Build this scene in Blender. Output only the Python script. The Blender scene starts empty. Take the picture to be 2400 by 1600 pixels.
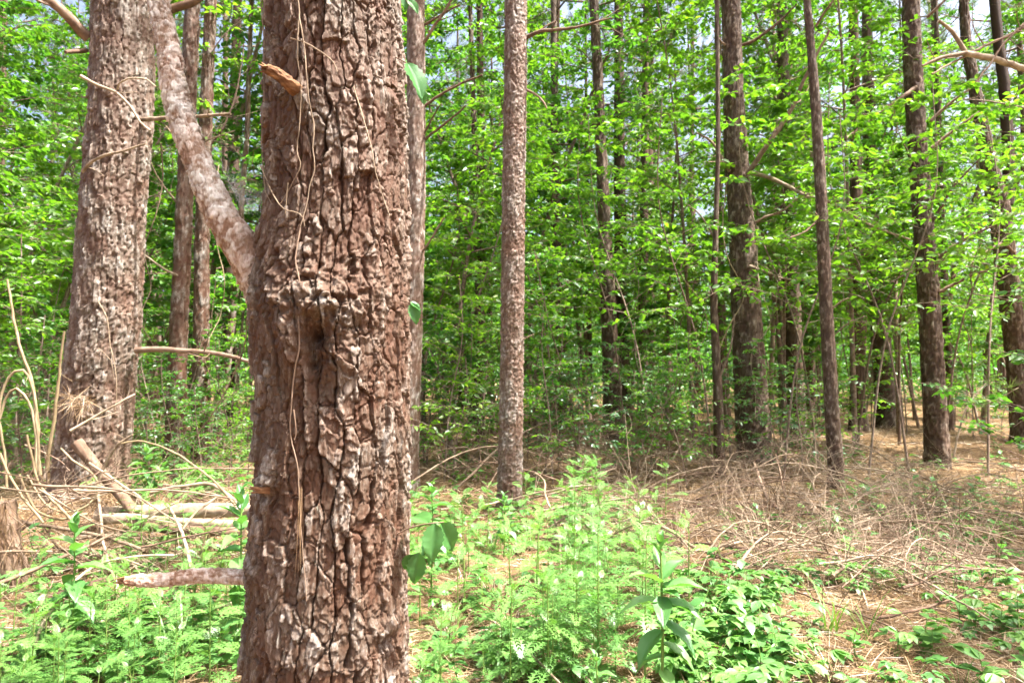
import bpy, math
import numpy as np
from mathutils import Vector

# ------------------------------------------------------------------ camera, sky, sun, exposure
scene = bpy.context.scene
R = math.radians
CAMZ = 1.4
FPX = 1600.0                       # focal length in pixels of the 2400 px wide photograph
TP = 70.0 / FPX                    # the horizon lies 70 px below the picture centre
PITCH = math.atan(TP)
cd = bpy.data.cameras.new('camera')
cam = bpy.data.objects.new('camera', cd)
scene.collection.objects.link(cam)
cam.location = (0, 0, CAMZ)
cam.rotation_euler = (math.pi / 2 + PITCH, 0, 0)
cd.sensor_width = 36.0
cd.lens = 24.0
cd.clip_start = 0.05
cd.clip_end = 600
cd.dof.use_dof = True
cd.dof.focus_distance = 2.3
cd.dof.aperture_fstop = 6.3
scene.camera = cam

SUN_EL = 66.0
SUN_XY = (0.86, -0.24)             # horizontal direction towards the sun
world = bpy.data.worlds.new('World')
scene.world = world
world.use_nodes = True
wn = world.node_tree.nodes
wl = world.node_tree.links
wn.clear()
sky = wn.new('ShaderNodeTexSky')
sky.sky_type = 'NISHITA'
sky.sun_disc = False
sky.sun_elevation = R(SUN_EL)
sky.sun_rotation = math.atan2(SUN_XY[0], SUN_XY[1])
sky.air_density = 0.7
sky.dust_density = 8.0
sky.ozone_density = 0.6
bg = wn.new('ShaderNodeBackground')
bg.inputs['Strength'].default_value = 0.14
wo = wn.new('ShaderNodeOutputWorld')
wl.new(sky.outputs['Color'], bg.inputs['Color'])
wl.new(bg.outputs['Background'], wo.inputs['Surface'])

sd = bpy.data.lights.new('sun', 'SUN')
sd.energy = 5.0
sd.angle = R(0.6)
sd.color = (1.0, 0.95, 0.87)
sun = bpy.data.objects.new('sun', sd)
scene.collection.objects.link(sun)
_h = math.hypot(*SUN_XY)
to_sun = Vector((SUN_XY[0] / _h * math.cos(R(SUN_EL)), SUN_XY[1] / _h * math.cos(R(SUN_EL)), math.sin(R(SUN_EL))))
sun.rotation_euler = (-to_sun).to_track_quat('-Z', 'Y').to_euler()
sun.location = to_sun * 60

vs = scene.view_settings
vs.view_transform = 'Standard'
vs.look = 'None'
vs.gamma = 1.0
vs.use_curve_mapping = False
vs.exposure = 2.05
scene.display_settings.display_device = 'sRGB'
cy = scene.cycles
cy.use_denoising = True
try:
    cy.denoiser = 'OPENIMAGEDENOISE'
    cy.denoising_input_passes = 'RGB_ALBEDO_NORMAL'
except Exception:
    pass
cy.max_bounces = 7
cy.diffuse_bounces = 4
cy.glossy_bounces = 2
cy.transmission_bounces = 4
cy.transparent_max_bounces = 6
cy.use_adaptive_sampling = True
cy.adaptive_threshold = 0.03
cy.sample_clamp_indirect = 6.0

COL = scene.collection

# ------------------------------------------------------------------ pixel to place helpers (pixels of the 2400x1600 photograph)
def ray(px, py):
    a = (px - 1200.0) / FPX
    b = (800.0 - py) / FPX
    c, s = math.cos(PITCH), math.sin(PITCH)
    d = np.array([a, c - b * s, s + b * c])
    return d / d[1]                # scaled so that one unit is one metre of depth

def P(px, py, depth):
    return np.array([0, 0, CAMZ]) + ray(px, py) * depth

def frac(x):
    return x - np.floor(x)

def hsh(i, j, k=0.0):
    return frac(np.sin(i * 127.1 + j * 311.7 + k * 74.7) * 43758.5453)

def vnoise(x, y, z=0.0, seed=0.0):
    x, y, z = np.broadcast_arrays(np.asarray(x, float), np.asarray(y, float), np.asarray(z, float))
    xi, yi, zi = np.floor(x), np.floor(y), np.floor(z)
    xf, yf, zf = x - xi, y - yi, z - zi
    xf = xf * xf * (3 - 2 * xf); yf = yf * yf * (3 - 2 * yf); zf = zf * zf * (3 - 2 * zf)
    out = 0
    for a in (0, 1):
        for b in (0, 1):
            for c in (0, 1):
                w = (xf if a else 1 - xf) * (yf if b else 1 - yf) * (zf if c else 1 - zf)
                out = out + w * hsh(xi + a + 57.0 * (zi + c), yi + b, seed)
    return out * 2 - 1

def fbm(x, y, z=0.0, seed=0.0, o=3):
    t, a, f = 0, 1.0, 1.0
    for k in range(o):
        t = t + a * vnoise(x * f, y * f, z * f, seed + k * 3.1)
        a *= 0.5; f *= 2.03
    return t

def gz(x, y):
    x = np.asarray(x, float); y = np.asarray(y, float)
    z = 0.07 * vnoise(x * 0.55, y * 0.55, 0, 2.0) + 0.03 * vnoise(x * 1.9, y * 1.9, 0, 5.0)
    z = z + 0.25 * vnoise(x * 0.12, y * 0.12, 0, 9.0) * np.clip((y - 9) / 12, 0, 1)
    z = z + 0.40 * np.exp(-((x + 3.5) / 1.5) ** 2 - ((y - 5.9) / 1.3) ** 2)
    z = z + 0.16 * np.exp(-((x + 2.6) / 1.0) ** 2 - ((y - 4.4) / 0.9) ** 2)
    return z

def G(px, py, up=0.0):
    """point on the ray of a pixel that lies 'up' metres above the ground"""
    r = ray(px, py)
    lo, hi = 0.5, 70.0
    ds = np.linspace(lo, hi, 2800)
    zz = CAMZ + r[2] * ds - gz(r[0] * ds, ds) - up
    k = np.argmax(zz < 0) if (zz < 0).any() else len(ds) - 1
    return np.array([0, 0, CAMZ]) + r * ds[k]

# ------------------------------------------------------------------ mesh building
class MB:
    def __init__(s):
        s.V = []; s.F = []; s.n = 0; s.A = []
    def add(s, V, F, m=0, rnd=0.5):
        """F: int array (k,3) or (k,4)"""
        V = np.asarray(V, float).reshape(-1, 3)
        F = np.asarray(F, int)
        if len(V) == 0 or len(F) == 0:
            return
        s.V.append(V)
        s.F.append((F + s.n, m))
        s.A.append(np.broadcast_to(np.asarray(rnd, float), (len(V),)))
        s.n += len(V)
    def tube(s, pts, rad, k=5, m=0, rnd=0.5, cap=True, lump=0.0, rng=None):
        pts = np.asarray(pts, float); n = len(pts)
        rad = np.broadcast_to(np.asarray(rad, float), (n,))
        T = np.gradient(pts, axis=0)
        T /= np.linalg.norm(T, axis=1)[:, None] + 1e-9
        ax = np.eye(3)[np.argmin(np.abs(T.mean(0)))]
        A = np.cross(T, ax); A /= np.linalg.norm(A, axis=1)[:, None] + 1e-9
        B = np.cross(T, A)
        th = np.arange(k) * 2 * math.pi / k
        rr = rad[:, None] * np.ones((1, k))
        if lump and rng is not None:
            rr = rr * (1 + lump * rng.uniform(-1, 1, (n, k)))
        V = pts[:, None] + rr[..., None] * (np.cos(th)[None, :, None] * A[:, None] + np.sin(th)[None, :, None] * B[:, None])
        i = np.arange(n - 1)[:, None] * k; j = np.arange(k)[None]; j2 = (j + 1) % k
        F = np.stack([i + j, i + j2, i + k + j2, i + k + j], -1).reshape(-1, 4)
        s.add(V.reshape(-1, 3), F, m, rnd)
        if cap:
            for e in (0, n - 1):
                c = V[e]; cc = np.vstack([c, c.mean(0)[None]])
                q = np.arange(k)
                f = np.stack([q, (q + 1) % k, np.full(k, k)], 1)
                s.add(cc, f[:, ::-1] if e else f, m, rnd)
    def scatter(s, TV, TF, Pp, D, N, L, W, m=0, rnd=None):
        """copies a small template (x across, y along, z up) to points"""
        Pp = np.asarray(Pp, float); n = len(Pp)
        if n == 0:
            return
        D = D / (np.linalg.norm(D, axis=1)[:, None] + 1e-9)
        S = np.cross(D, N); S /= np.linalg.norm(S, axis=1)[:, None] + 1e-9
        N = np.cross(S, D)
        L = np.broadcast_to(np.asarray(L, float), (n,)); W = np.broadcast_to(np.asarray(W, float), (n,))
        TV = np.asarray(TV, float); k = len(TV)
        V = (Pp[:, None] + TV[None, :, 0, None] * W[:, None, None] * S[:, None]
             + TV[None, :, 1, None] * L[:, None, None] * D[:, None] + TV[None, :, 2, None] * L[:, None, None] * N[:, None])
        TF = np.asarray(TF, int)
        F = (np.arange(n)[:, None, None] * k + TF[None]).reshape(-1, TF.shape[1])
        r = 0.5 if rnd is None else np.repeat(rnd, k)
        s.add(V.reshape(-1, 3), F, m, r)
    def mesh(s, name, mats, smooth=True, extra=None):
        me = bpy.data.meshes.new(name)
        V = np.concatenate(s.V) if s.V else np.zeros((0, 3))
        nl = sum(f.size for f, _ in s.F); nf = sum(len(f) for f, _ in s.F)
        me.vertices.add(len(V)); me.loops.add(nl); me.polygons.add(nf)
        me.vertices.foreach_set('co', V.astype(np.float32).ravel())
        me.loops.foreach_set('vertex_index', np.concatenate([f.ravel() for f, _ in s.F]).astype(np.int32))
        tot = np.concatenate([np.full(len(f), f.shape[1]) for f, _ in s.F])
        st = np.concatenate([[0], np.cumsum(tot)[:-1]])
        me.polygons.foreach_set('loop_start', st.astype(np.int32))
        me.polygons.foreach_set('material_index', np.concatenate([np.full(len(f), m) for f, m in s.F]).astype(np.int32))
        if smooth:
            me.polygons.foreach_set('use_smooth', np.ones(nf, bool))
        a = me.attributes.new('rnd', 'FLOAT', 'POINT')
        a.data.foreach_set('value', np.concatenate(s.A).astype(np.float32))
        for nm, val in (extra or {}).items():
            a = me.attributes.new(nm, 'FLOAT', 'POINT')
            a.data.foreach_set('value', np.asarray(val, np.float32))
        for mt in mats:
            me.materials.append(mt)
        me.update(calc_edges=True)
        return me
    def build(s, name, mats, parent=None, smooth=True, extra=None):
        return link(name, s.mesh(name, mats if isinstance(mats, (list, tuple)) else [mats], smooth, extra), parent)

def link(name, data, parent=None):
    o = bpy.data.objects.new(name, data)
    COL.objects.link(o)
    if parent is not None:
        o.parent = parent
    return o

def tag(o, label, cat, group=None):
    o['label'] = label; o['category'] = cat
    if group:
        o['group'] = group
    return o

def thing(name, label, cat, loc=(0, 0, 0), group=None):
    o = bpy.data.objects.new(name, None)
    o.empty_display_size = 0.1
    COL.objects.link(o)
    o.location = loc
    return tag(o, label, cat, group)

def copy_tree(root, loc, rz=0.0, sc=1.0, label=None, tilt=(0, 0)):
    r = root.copy(); COL.objects.link(r)
    r.location = loc; r.rotation_euler = (tilt[0], tilt[1], rz)
    r.scale = (sc, sc, sc) if np.isscalar(sc) else sc
    if label:
        r['label'] = label
    for ch in root.children:
        c = ch.copy(); COL.objects.link(c); c.parent = r
        for g in ch.children:
            d = g.copy(); COL.objects.link(d); d.parent = c
    return r

# ------------------------------------------------------------------ materials
def newmat(name):
    m = bpy.data.materials.new(name)
    m.use_nodes = True
    nt = m.node_tree
    nt.nodes.clear()
    out = nt.nodes.new('ShaderNodeOutputMaterial')
    return m, nt, out

def N_(nt, t, **kw):
    n = nt.nodes.new(t)
    for k, v in kw.items():
        if hasattr(n, k):
            setattr(n, k, v)
        else:
            n.inputs[k.replace('_', ' ')].default_value = v
    return n

def ramp(nt, stops, fac=None):
    r = nt.nodes.new('ShaderNodeValToRGB')
    e = r.color_ramp.elements
    while len(e) < len(stops):
        e.new(0.5)
    for k, (p, c) in enumerate(stops):
        e[k].position = p
        e[k].color = (*c, 1)
    if fac is not None:
        nt.links.new(fac, r.inputs['Fac'])
    return r

def mixc(nt, a, b, fac, mode='MIX'):
    m = nt.nodes.new('ShaderNodeMix')
    m.data_type = 'RGBA'; m.blend_type = mode
    for sock, v in ((m.inputs[0], fac), (m.inputs[6], a), (m.inputs[7], b)):
        if isinstance(v, (int, float)):
            sock.default_value = v
        elif isinstance(v, tuple):
            sock.default_value = (*v, 1)
        else:
            nt.links.new(v, sock)
    return m.outputs[2]

def leafmat(name, stops, trans=0.45, tcol=(1.15, 1.25, 0.55), gloss=0.05, rough=0.42, objvar=0.35):
    m, nt, out = newmat(name)
    at = N_(nt, 'ShaderNodeAttribute', attribute_name='rnd')
    oi = nt.nodes.new('ShaderNodeObjectInfo')
    ma = N_(nt, 'ShaderNodeMath', operation='MULTIPLY_ADD')
    nt.links.new(oi.outputs['Random'], ma.inputs[0]); ma.inputs[1].default_value = objvar
    sb = N_(nt, 'ShaderNodeMath', operation='MULTIPLY_ADD')
    nt.links.new(at.outputs['Fac'], sb.inputs[0]); sb.inputs[1].default_value = 1 - objvar; sb.inputs[2].default_value = 0
    nt.links.new(sb.outputs[0], ma.inputs[2])
    rp = ramp(nt, stops, ma.outputs[0])
    df = nt.nodes.new('ShaderNodeBsdfDiffuse')
    tr = nt.nodes.new('ShaderNodeBsdfTranslucent')
    nt.links.new(rp.outputs['Color'], df.inputs['Color'])
    tc = mixc(nt, rp.outputs['Color'], tcol, 1.0, 'MULTIPLY')
    nt.links.new(tc, tr.inputs['Color'])
    mx = N_(nt, 'ShaderNodeMixShader'); mx.inputs[0].default_value = trans
    nt.links.new(df.outputs[0], mx.inputs[1]); nt.links.new(tr.outputs[0], mx.inputs[2])
    gl = nt.nodes.new('ShaderNodeBsdfGlossy'); gl.inputs['Roughness'].default_value = rough
    gl.inputs['Color'].default_value = (0.9, 0.95, 1, 1)
    m2 = N_(nt, 'ShaderNodeMixShader'); m2.inputs[0].default_value = gloss
    nt.links.new(mx.outputs[0], m2.inputs[1]); nt.links.new(gl.outputs[0], m2.inputs[2])
    nt.links.new(m2.outputs[0], out.inputs['Surface'])
    return m

def woodmat(name, stops, scale=(30, 30, 6), bump=0.4, rough=0.85, nscale=1.0, dist=0.004):
    m, nt, out = newmat(name)
    tc = nt.nodes.new('ShaderNodeTexCoord')
    mp = nt.nodes.new('ShaderNodeMapping'); mp.inputs['Scale'].default_value = scale
    nt.links.new(tc.outputs['Object'], mp.inputs['Vector'])
    no = N_(nt, 'ShaderNodeTexNoise'); no.inputs['Scale'].default_value = nscale; no.inputs['Detail'].default_value = 5
    nt.links.new(mp.outputs['Vector'], no.inputs['Vector'])
    oi = nt.nodes.new('ShaderNodeObjectInfo')
    at = N_(nt, 'ShaderNodeAttribute', attribute_name='rnd')
    a1 = N_(nt, 'ShaderNodeMath', operation='MULTIPLY_ADD'); a1.inputs[1].default_value = 0.3
    nt.links.new(oi.outputs['Random'], a1.inputs[0]); nt.links.new(no.outputs['Fac'], a1.inputs[2])
    a2 = N_(nt, 'ShaderNodeMath', operation='MULTIPLY_ADD'); a2.inputs[1].default_value = 0.3
    nt.links.new(at.outputs['Fac'], a2.inputs[0]); nt.links.new(a1.outputs[0], a2.inputs[2])
    a3 = N_(nt, 'ShaderNodeMath', operation='ADD'); a3.inputs[1].default_value = -0.3
    nt.links.new(a2.outputs[0], a3.inputs[0])
    rp = ramp(nt, stops, a3.outputs[0])
    b = nt.nodes.new('ShaderNodeBsdfPrincipled')
    b.inputs['Roughness'].default_value = rough
    b.inputs['Specular IOR Level'].default_value = 0.25
    nt.links.new(rp.outputs['Color'], b.inputs['Base Color'])
    bp = nt.nodes.new('ShaderNodeBump'); bp.inputs['Strength'].default_value = bump; bp.inputs['Distance'].default_value = dist
    nt.links.new(no.outputs['Fac'], bp.inputs['Height']); nt.links.new(bp.outputs['Normal'], b.inputs['Normal'])
    nt.links.new(b.outputs[0], out.inputs['Surface'])
    return m

def barkmat(name, inner, mid, outer, pale, fine=1.0, lich=0.15, nw=1.15, fw=0.5):
    """bark of displaced trunks: flake and plate numbers come from the modelled flakes themselves"""
    m, nt, out = newmat(name)
    fl = N_(nt, 'ShaderNodeAttribute', attribute_name='flake')
    pl = N_(nt, 'ShaderNodeAttribute', attribute_name='plate')
    lv = N_(nt, 'ShaderNodeAttribute', attribute_name='layer')
    tc = nt.nodes.new('ShaderNodeTexCoord')
    mp = nt.nodes.new('ShaderNodeMapping'); mp.inputs['Scale'].default_value = (1, 1, 0.28)
    nt.links.new(tc.outputs['Object'], mp.inputs['Vector'])
    n1 = N_(nt, 'ShaderNodeTexNoise'); n1.inputs['Scale'].default_value = 95 * fine; n1.inputs['Detail'].default_value = 6; n1.inputs['Roughness'].default_value = 0.7
    nt.links.new(mp.outputs['Vector'], n1.inputs['Vector'])
    n2 = N_(nt, 'ShaderNodeTexNoise'); n2.inputs['Scale'].default_value = 5.0; n2.inputs['Detail'].default_value = 3
    nt.links.new(tc.outputs['Object'], n2.inputs['Vector'])
    c = ramp(nt, [(0.0, inner), (0.38, mid), (0.68, outer), (1.0, pale)])
    s1 = N_(nt, 'ShaderNodeMath', operation='MULTIPLY_ADD'); s1.inputs[1].default_value = fw
    nt.links.new(fl.outputs['Fac'], s1.inputs[0])
    s0 = N_(nt, 'ShaderNodeMath', operation='MULTIPLY_ADD'); s0.inputs[1].default_value = 0.46; s0.inputs[2].default_value = -0.54 + 0.5 * (1.15 - nw) + 0.5 * (0.5 - fw)
    nt.links.new(lv.outputs['Fac'], s0.inputs[0]); nt.links.new(s0.outputs[0], s1.inputs[2])
    s2 = N_(nt, 'ShaderNodeMath', operation='MULTIPLY_ADD'); s2.inputs[1].default_value = nw
    nt.links.new(n1.outputs['Fac'], s2.inputs[0]); nt.links.new(s1.outputs[0], s2.inputs[2])
    s3 = N_(nt, 'ShaderNodeMath', operation='MULTIPLY_ADD'); s3.inputs[1].default_value = 0.6
    nt.links.new(n2.outputs['Fac'], s3.inputs[0]); nt.links.new(s2.outputs[0], s3.inputs[2])
    s4 = N_(nt, 'ShaderNodeMath', operation='ADD'); s4.inputs[1].default_value = -0.33
    nt.links.new(s3.outputs[0], s4.inputs[0])
    nt.links.new(s4.outputs[0], c.inputs['Fac'])
    tint = ramp(nt, [(0.25, (1.12, 0.93, 0.86)), (0.6, (0.97, 1.0, 1.03))], n2.outputs['Fac'])
    col = mixc(nt, c.outputs['Color'], tint.outputs['Color'], 1.0, 'MULTIPLY')
    lf = ramp(nt, [(0.60, (0, 0, 0)), (0.72, (1, 1, 1))], n1.outputs['Fac'])
    l2 = N_(nt, 'ShaderNodeMath', operation='MULTIPLY')
    pr = ramp(nt, [(0.66, (0, 0, 0)), (0.8, (1, 1, 1))], pl.outputs['Fac'])
    nt.links.new(lf.outputs['Color'], l2.inputs[0]); nt.links.new(pr.outputs['Color'], l2.inputs[1])
    l3 = N_(nt, 'ShaderNodeMath', operation='MULTIPLY'); l3.inputs[1].default_value = lich
    nt.links.new(l2.outputs[0], l3.inputs[0])
    col = mixc(nt, col, (0.42, 0.46, 0.38), l3.outputs[0])
    b = nt.nodes.new('ShaderNodeBsdfPrincipled')
    b.inputs['Roughness'].default_value = 0.72
    b.inputs['Specular IOR Level'].default_value = 0.45
    nt.links.new(col, b.inputs['Base Color'])
    bp = nt.nodes.new('ShaderNodeBump'); bp.inputs['Strength'].default_value = 1.0; bp.inputs['Distance'].default_value = 0.0042
    nt.links.new(n1.outputs['Fac'], bp.inputs['Height']); nt.links.new(bp.outputs['Normal'], b.inputs['Normal'])
    nt.links.new(b.outputs[0], out.inputs['Surface'])
    return m

M = {}
M['bark'] = barkmat('pine_bark', (0.054, 0.021, 0.009), (0.078, 0.035, 0.017), (0.108, 0.070, 0.047), (0.28, 0.242, 0.21), 1.3, 0.5, 1.15, 0.42)
M['bark_grey'] = barkmat('grey_brown_pine_bark', (0.06, 0.03, 0.018), (0.088, 0.052, 0.034), (0.132, 0.098, 0.074), (0.32, 0.285, 0.25), 0.6, 0.6)
M['bark_red'] = barkmat('thin_branch_bark', (0.13, 0.056, 0.024), (0.24, 0.15, 0.10), (0.48, 0.41, 0.36), (0.70, 0.65, 0.61), 1.3, 0.1, 1.15, 0.55)
M['bark_pale'] = barkmat('pale_pine_bark', (0.075, 0.038, 0.022), (0.112, 0.067, 0.044), (0.175, 0.128, 0.1), (0.38, 0.33, 0.29), 0.6, 0.3)
M['bark_dark'] = barkmat('dark_pine_bark', (0.034, 0.018, 0.009), (0.056, 0.032, 0.018), (0.092, 0.06, 0.039), (0.24, 0.19, 0.145), 0.5, 0.2)
M['far_bark'] = woodmat('far_pine_bark', [(0.25, (0.04, 0.023, 0.016)), (0.5, (0.095, 0.059, 0.042)), (0.8, (0.20, 0.145, 0.11))], (14, 14, 3), 0.9, 0.85, 1.0, 0.03)
M['twig'] = woodmat('twig_bark', [(0.2, (0.09, 0.06, 0.045)), (0.5, (0.19, 0.135, 0.10)), (0.8, (0.34, 0.27, 0.22))], (40, 40, 40), 0.3, 0.85, 0.5)
M['dead'] = woodmat('dead_grey_wood', [(0.2, (0.11, 0.076, 0.050)), (0.5, (0.25, 0.185, 0.128)), (0.8, (0.44, 0.355, 0.265))], (25, 25, 25), 0.4, 0.8, 0.6)
M['dead_brown'] = woodmat('dead_brown_wood', [(0.2, (0.075, 0.045, 0.03)), (0.5, (0.16, 0.10, 0.068)), (0.8, (0.29, 0.21, 0.155))], (25, 25, 25), 0.5, 0.8, 0.6)
M['cane'] = woodmat('dry_cane', [(0.2, (0.16, 0.11, 0.058)), (0.5, (0.27, 0.205, 0.12)), (0.8, (0.40, 0.325, 0.215))], (25, 25, 25), 0.2, 0.6, 0.6)
M['wood'] = woodmat('raw_orange_wood', [(0.2, (0.07, 0.03, 0.014)), (0.5, (0.17, 0.082, 0.038)), (0.8, (0.36, 0.21, 0.11))], (60, 60, 160), 1.0, 0.8, 0.6)
M['stem'] = woodmat('green_stem', [(0.2, (0.08, 0.15, 0.03)), (0.5, (0.15, 0.24, 0.05)), (0.8, (0.24, 0.33, 0.09))], (20, 20, 20), 0.1, 0.5, 0.6)
M['leaf_sun'] = leafmat('sunny_leaf', [(0.0, (0.060, 0.170, 0.020)), (0.5, (0.125, 0.275, 0.026)), (0.85, (0.195, 0.35, 0.032)), (1.0, (0.28, 0.39, 0.045))], 0.60, (1.32, 1.45, 0.5))
M['leaf_mid'] = leafmat('green_leaf', [(0.0, (0.045, 0.15, 0.026)), (0.5, (0.088, 0.235, 0.032)), (1.0, (0.16, 0.32, 0.042))], 0.58, (1.3, 1.45, 0.55))
M['leaf_cool'] = leafmat('cool_green_leaf', [(0.0, (0.045, 0.14, 0.04)), (0.6, (0.075, 0.20, 0.055)), (1.0, (0.13, 0.27, 0.07))], 0.45, (1.3, 1.4, 0.6), 0.09)
M['weed'] = leafmat('feathery_weed_leaf', [(0.0, (0.07, 0.19, 0.045)), (0.5, (0.118, 0.268, 0.062)), (1.0, (0.19, 0.35, 0.082))], 0.42, (1.15, 1.25, 0.55), 0.035)
M['broad'] = leafmat('broad_weed_leaf', [(0.0, (0.06, 0.18, 0.05)), (0.6, (0.105, 0.255, 0.07)), (1.0, (0.16, 0.32, 0.09))], 0.38, (1.15, 1.25, 0.5), 0.04)
M['vine_leaf'] = leafmat('dark_vine_leaf', [(0.0, (0.045, 0.15, 0.04)), (0.6, (0.075, 0.205, 0.055)), (1.0, (0.12, 0.26, 0.06))], 0.35, (1.3, 1.4, 0.5), 0.03)
M['needle'] = leafmat('pine_needle', [(0.0, (0.045, 0.10, 0.022)), (0.5, (0.085, 0.16, 0.032)), (1.0, (0.16, 0.23, 0.06))], 0.35, (1.1, 1.15, 0.6), 0.05)
M['straw'] = leafmat('dry_pine_straw', [(0.0, (0.095, 0.050, 0.024)), (0.4, (0.23, 0.145, 0.076)), (0.8, (0.39, 0.28, 0.168)), (1.0, (0.51, 0.41, 0.285))], 0.15, (1.0, 0.9, 0.8), 0.04, 0.4, 0.0)
M['grass'] = leafmat('grass_blade', [(0.0, (0.08, 0.19, 0.02)), (1.0, (0.19, 0.32, 0.05))], 0.4)

# ground
def groundmat():
    m, nt, out = newmat('pine_straw_floor')
    tc = nt.nodes.new('ShaderNodeTexCoord')
    n1 = N_(nt, 'ShaderNodeTexNoise'); n1.inputs['Scale'].default_value = 1.3; n1.inputs['Detail'].default_value = 6
    n2 = N_(nt, 'ShaderNodeTexNoise'); n2.inputs['Scale'].default_value = 60; n2.inputs['Detail'].default_value = 6; n2.inputs['Distortion'].default_value = 1.5
    for n in (n1, n2):
        nt.links.new(tc.outputs['Object'], n.inputs['Vector'])
    r1 = ramp(nt, [(0.3, (0.105, 0.064, 0.034)), (0.5, (0.20, 0.133, 0.073)), (0.7, (0.31, 0.222, 0.132))], n1.outputs['Fac'])
    r2 = ramp(nt, [(0.3, (0.55, 0.52, 0.50)), (0.65, (1.25, 1.2, 1.15))], n2.outputs['Fac'])
    c = mixc(nt, r1.outputs['Color'], r2.outputs['Color'], 1.0, 'MULTIPLY')
    b = nt.nodes.new('ShaderNodeBsdfPrincipled'); b.inputs['Roughness'].default_value = 0.95
    b.inputs['Specular IOR Level'].default_value = 0.1
    nt.links.new(c, b.inputs['Base Color'])
    bp = nt.nodes.new('ShaderNodeBump'); bp.inputs['Strength'].default_value = 1.0; bp.inputs['Distance'].default_value = 0.02
    nt.links.new(n2.outputs['Fac'], bp.inputs['Height']); nt.links.new(bp.outputs['Normal'], b.inputs['Normal'])
    nt.links.new(b.outputs[0], out.inputs['Surface'])
    return m
M['ground'] = groundmat()

# ------------------------------------------------------------------ the ground
def make_ground():
    xs = np.unique(np.concatenate([np.linspace(-90, -9, 55), np.linspace(-9, 9, 121), np.linspace(9, 90, 55)]))
    ys = np.unique(np.concatenate([np.linspace(-25, 1, 27), np.linspace(1, 16, 111), np.linspace(16, 130, 80)]))
    X, Y = np.meshgrid(xs, ys)
    Z = gz(X, Y)
    nx, ny = len(xs), len(ys)
    i = np.arange(ny - 1)[:, None] * nx; j = np.arange(nx - 1)[None]
    F = np.stack([i + j, i + j + 1, i + nx + j + 1, i + nx + j], -1).reshape(-1, 4)
    b = MB(); b.add(np.stack([X, Y, Z], -1).reshape(-1, 3), F)
    o = b.build('ground', M['ground'])
    o['kind'] = 'structure'
    o['label'] = 'forest floor covered with tan fallen pine straw'
make_ground()

# ------------------------------------------------------------------ bark relief
def voro(u, v, cw, ch, circ, seed, pn=2.6):
    n = max(3, round(circ / cw)); cw = circ / n
    gi = np.floor(u / cw); 
    F1 = np.full(u.shape, 9.0); F2 = F1.copy()
    i1 = np.zeros_like(u); j1 = i1.copy(); dx1 = i1.copy(); dy1 = i1.copy(); dx2 = i1.copy(); dy2 = i1.copy()
    for di in (-1, 0, 1):
        ii = gi + di; iw = np.mod(ii, n)
        off = hsh(iw, 7.0, seed + 5)
        gj = np.floor(v / ch - off)
        for dj in (-1, 0, 1):
            jj = gj + dj
            px = ii + 0.5 + 0.62 * (hsh(iw, jj, seed) - 0.5)
            py = jj + off + 0.5 + 0.8 * (hsh(iw, jj, seed + 1.7) - 0.5)
            dx = u / cw - px; dy = v / ch - py
            d = (np.abs(dx) ** pn + np.abs(dy) ** pn) ** (1 / pn)
            nb = d < F1
            m2 = (~nb) & (d < F2)
            F2 = np.where(nb, F1, np.where(m2, d, F2))
            dx2 = np.where(nb, dx1, np.where(m2, dx, dx2)); dy2 = np.where(nb, dy1, np.where(m2, dy, dy2))
            F1 = np.where(nb, d, F1); i1 = np.where(nb, iw, i1); j1 = np.where(nb, jj, j1)
            dx1 = np.where(nb, dx, dx1); dy1 = np.where(nb, dy, dy1)
    ori = np.abs(dx2 - dx1) / (np.abs(dx2 - dx1) + np.abs(dy2 - dy1) + 1e-6)
    return F2 - F1, ori, i1, j1, dx1, dy1

def sstep(a, b, x):
    t = np.clip((x - a) / (b - a), 0, 1)
    return t * t * (3 - 2 * t)

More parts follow.
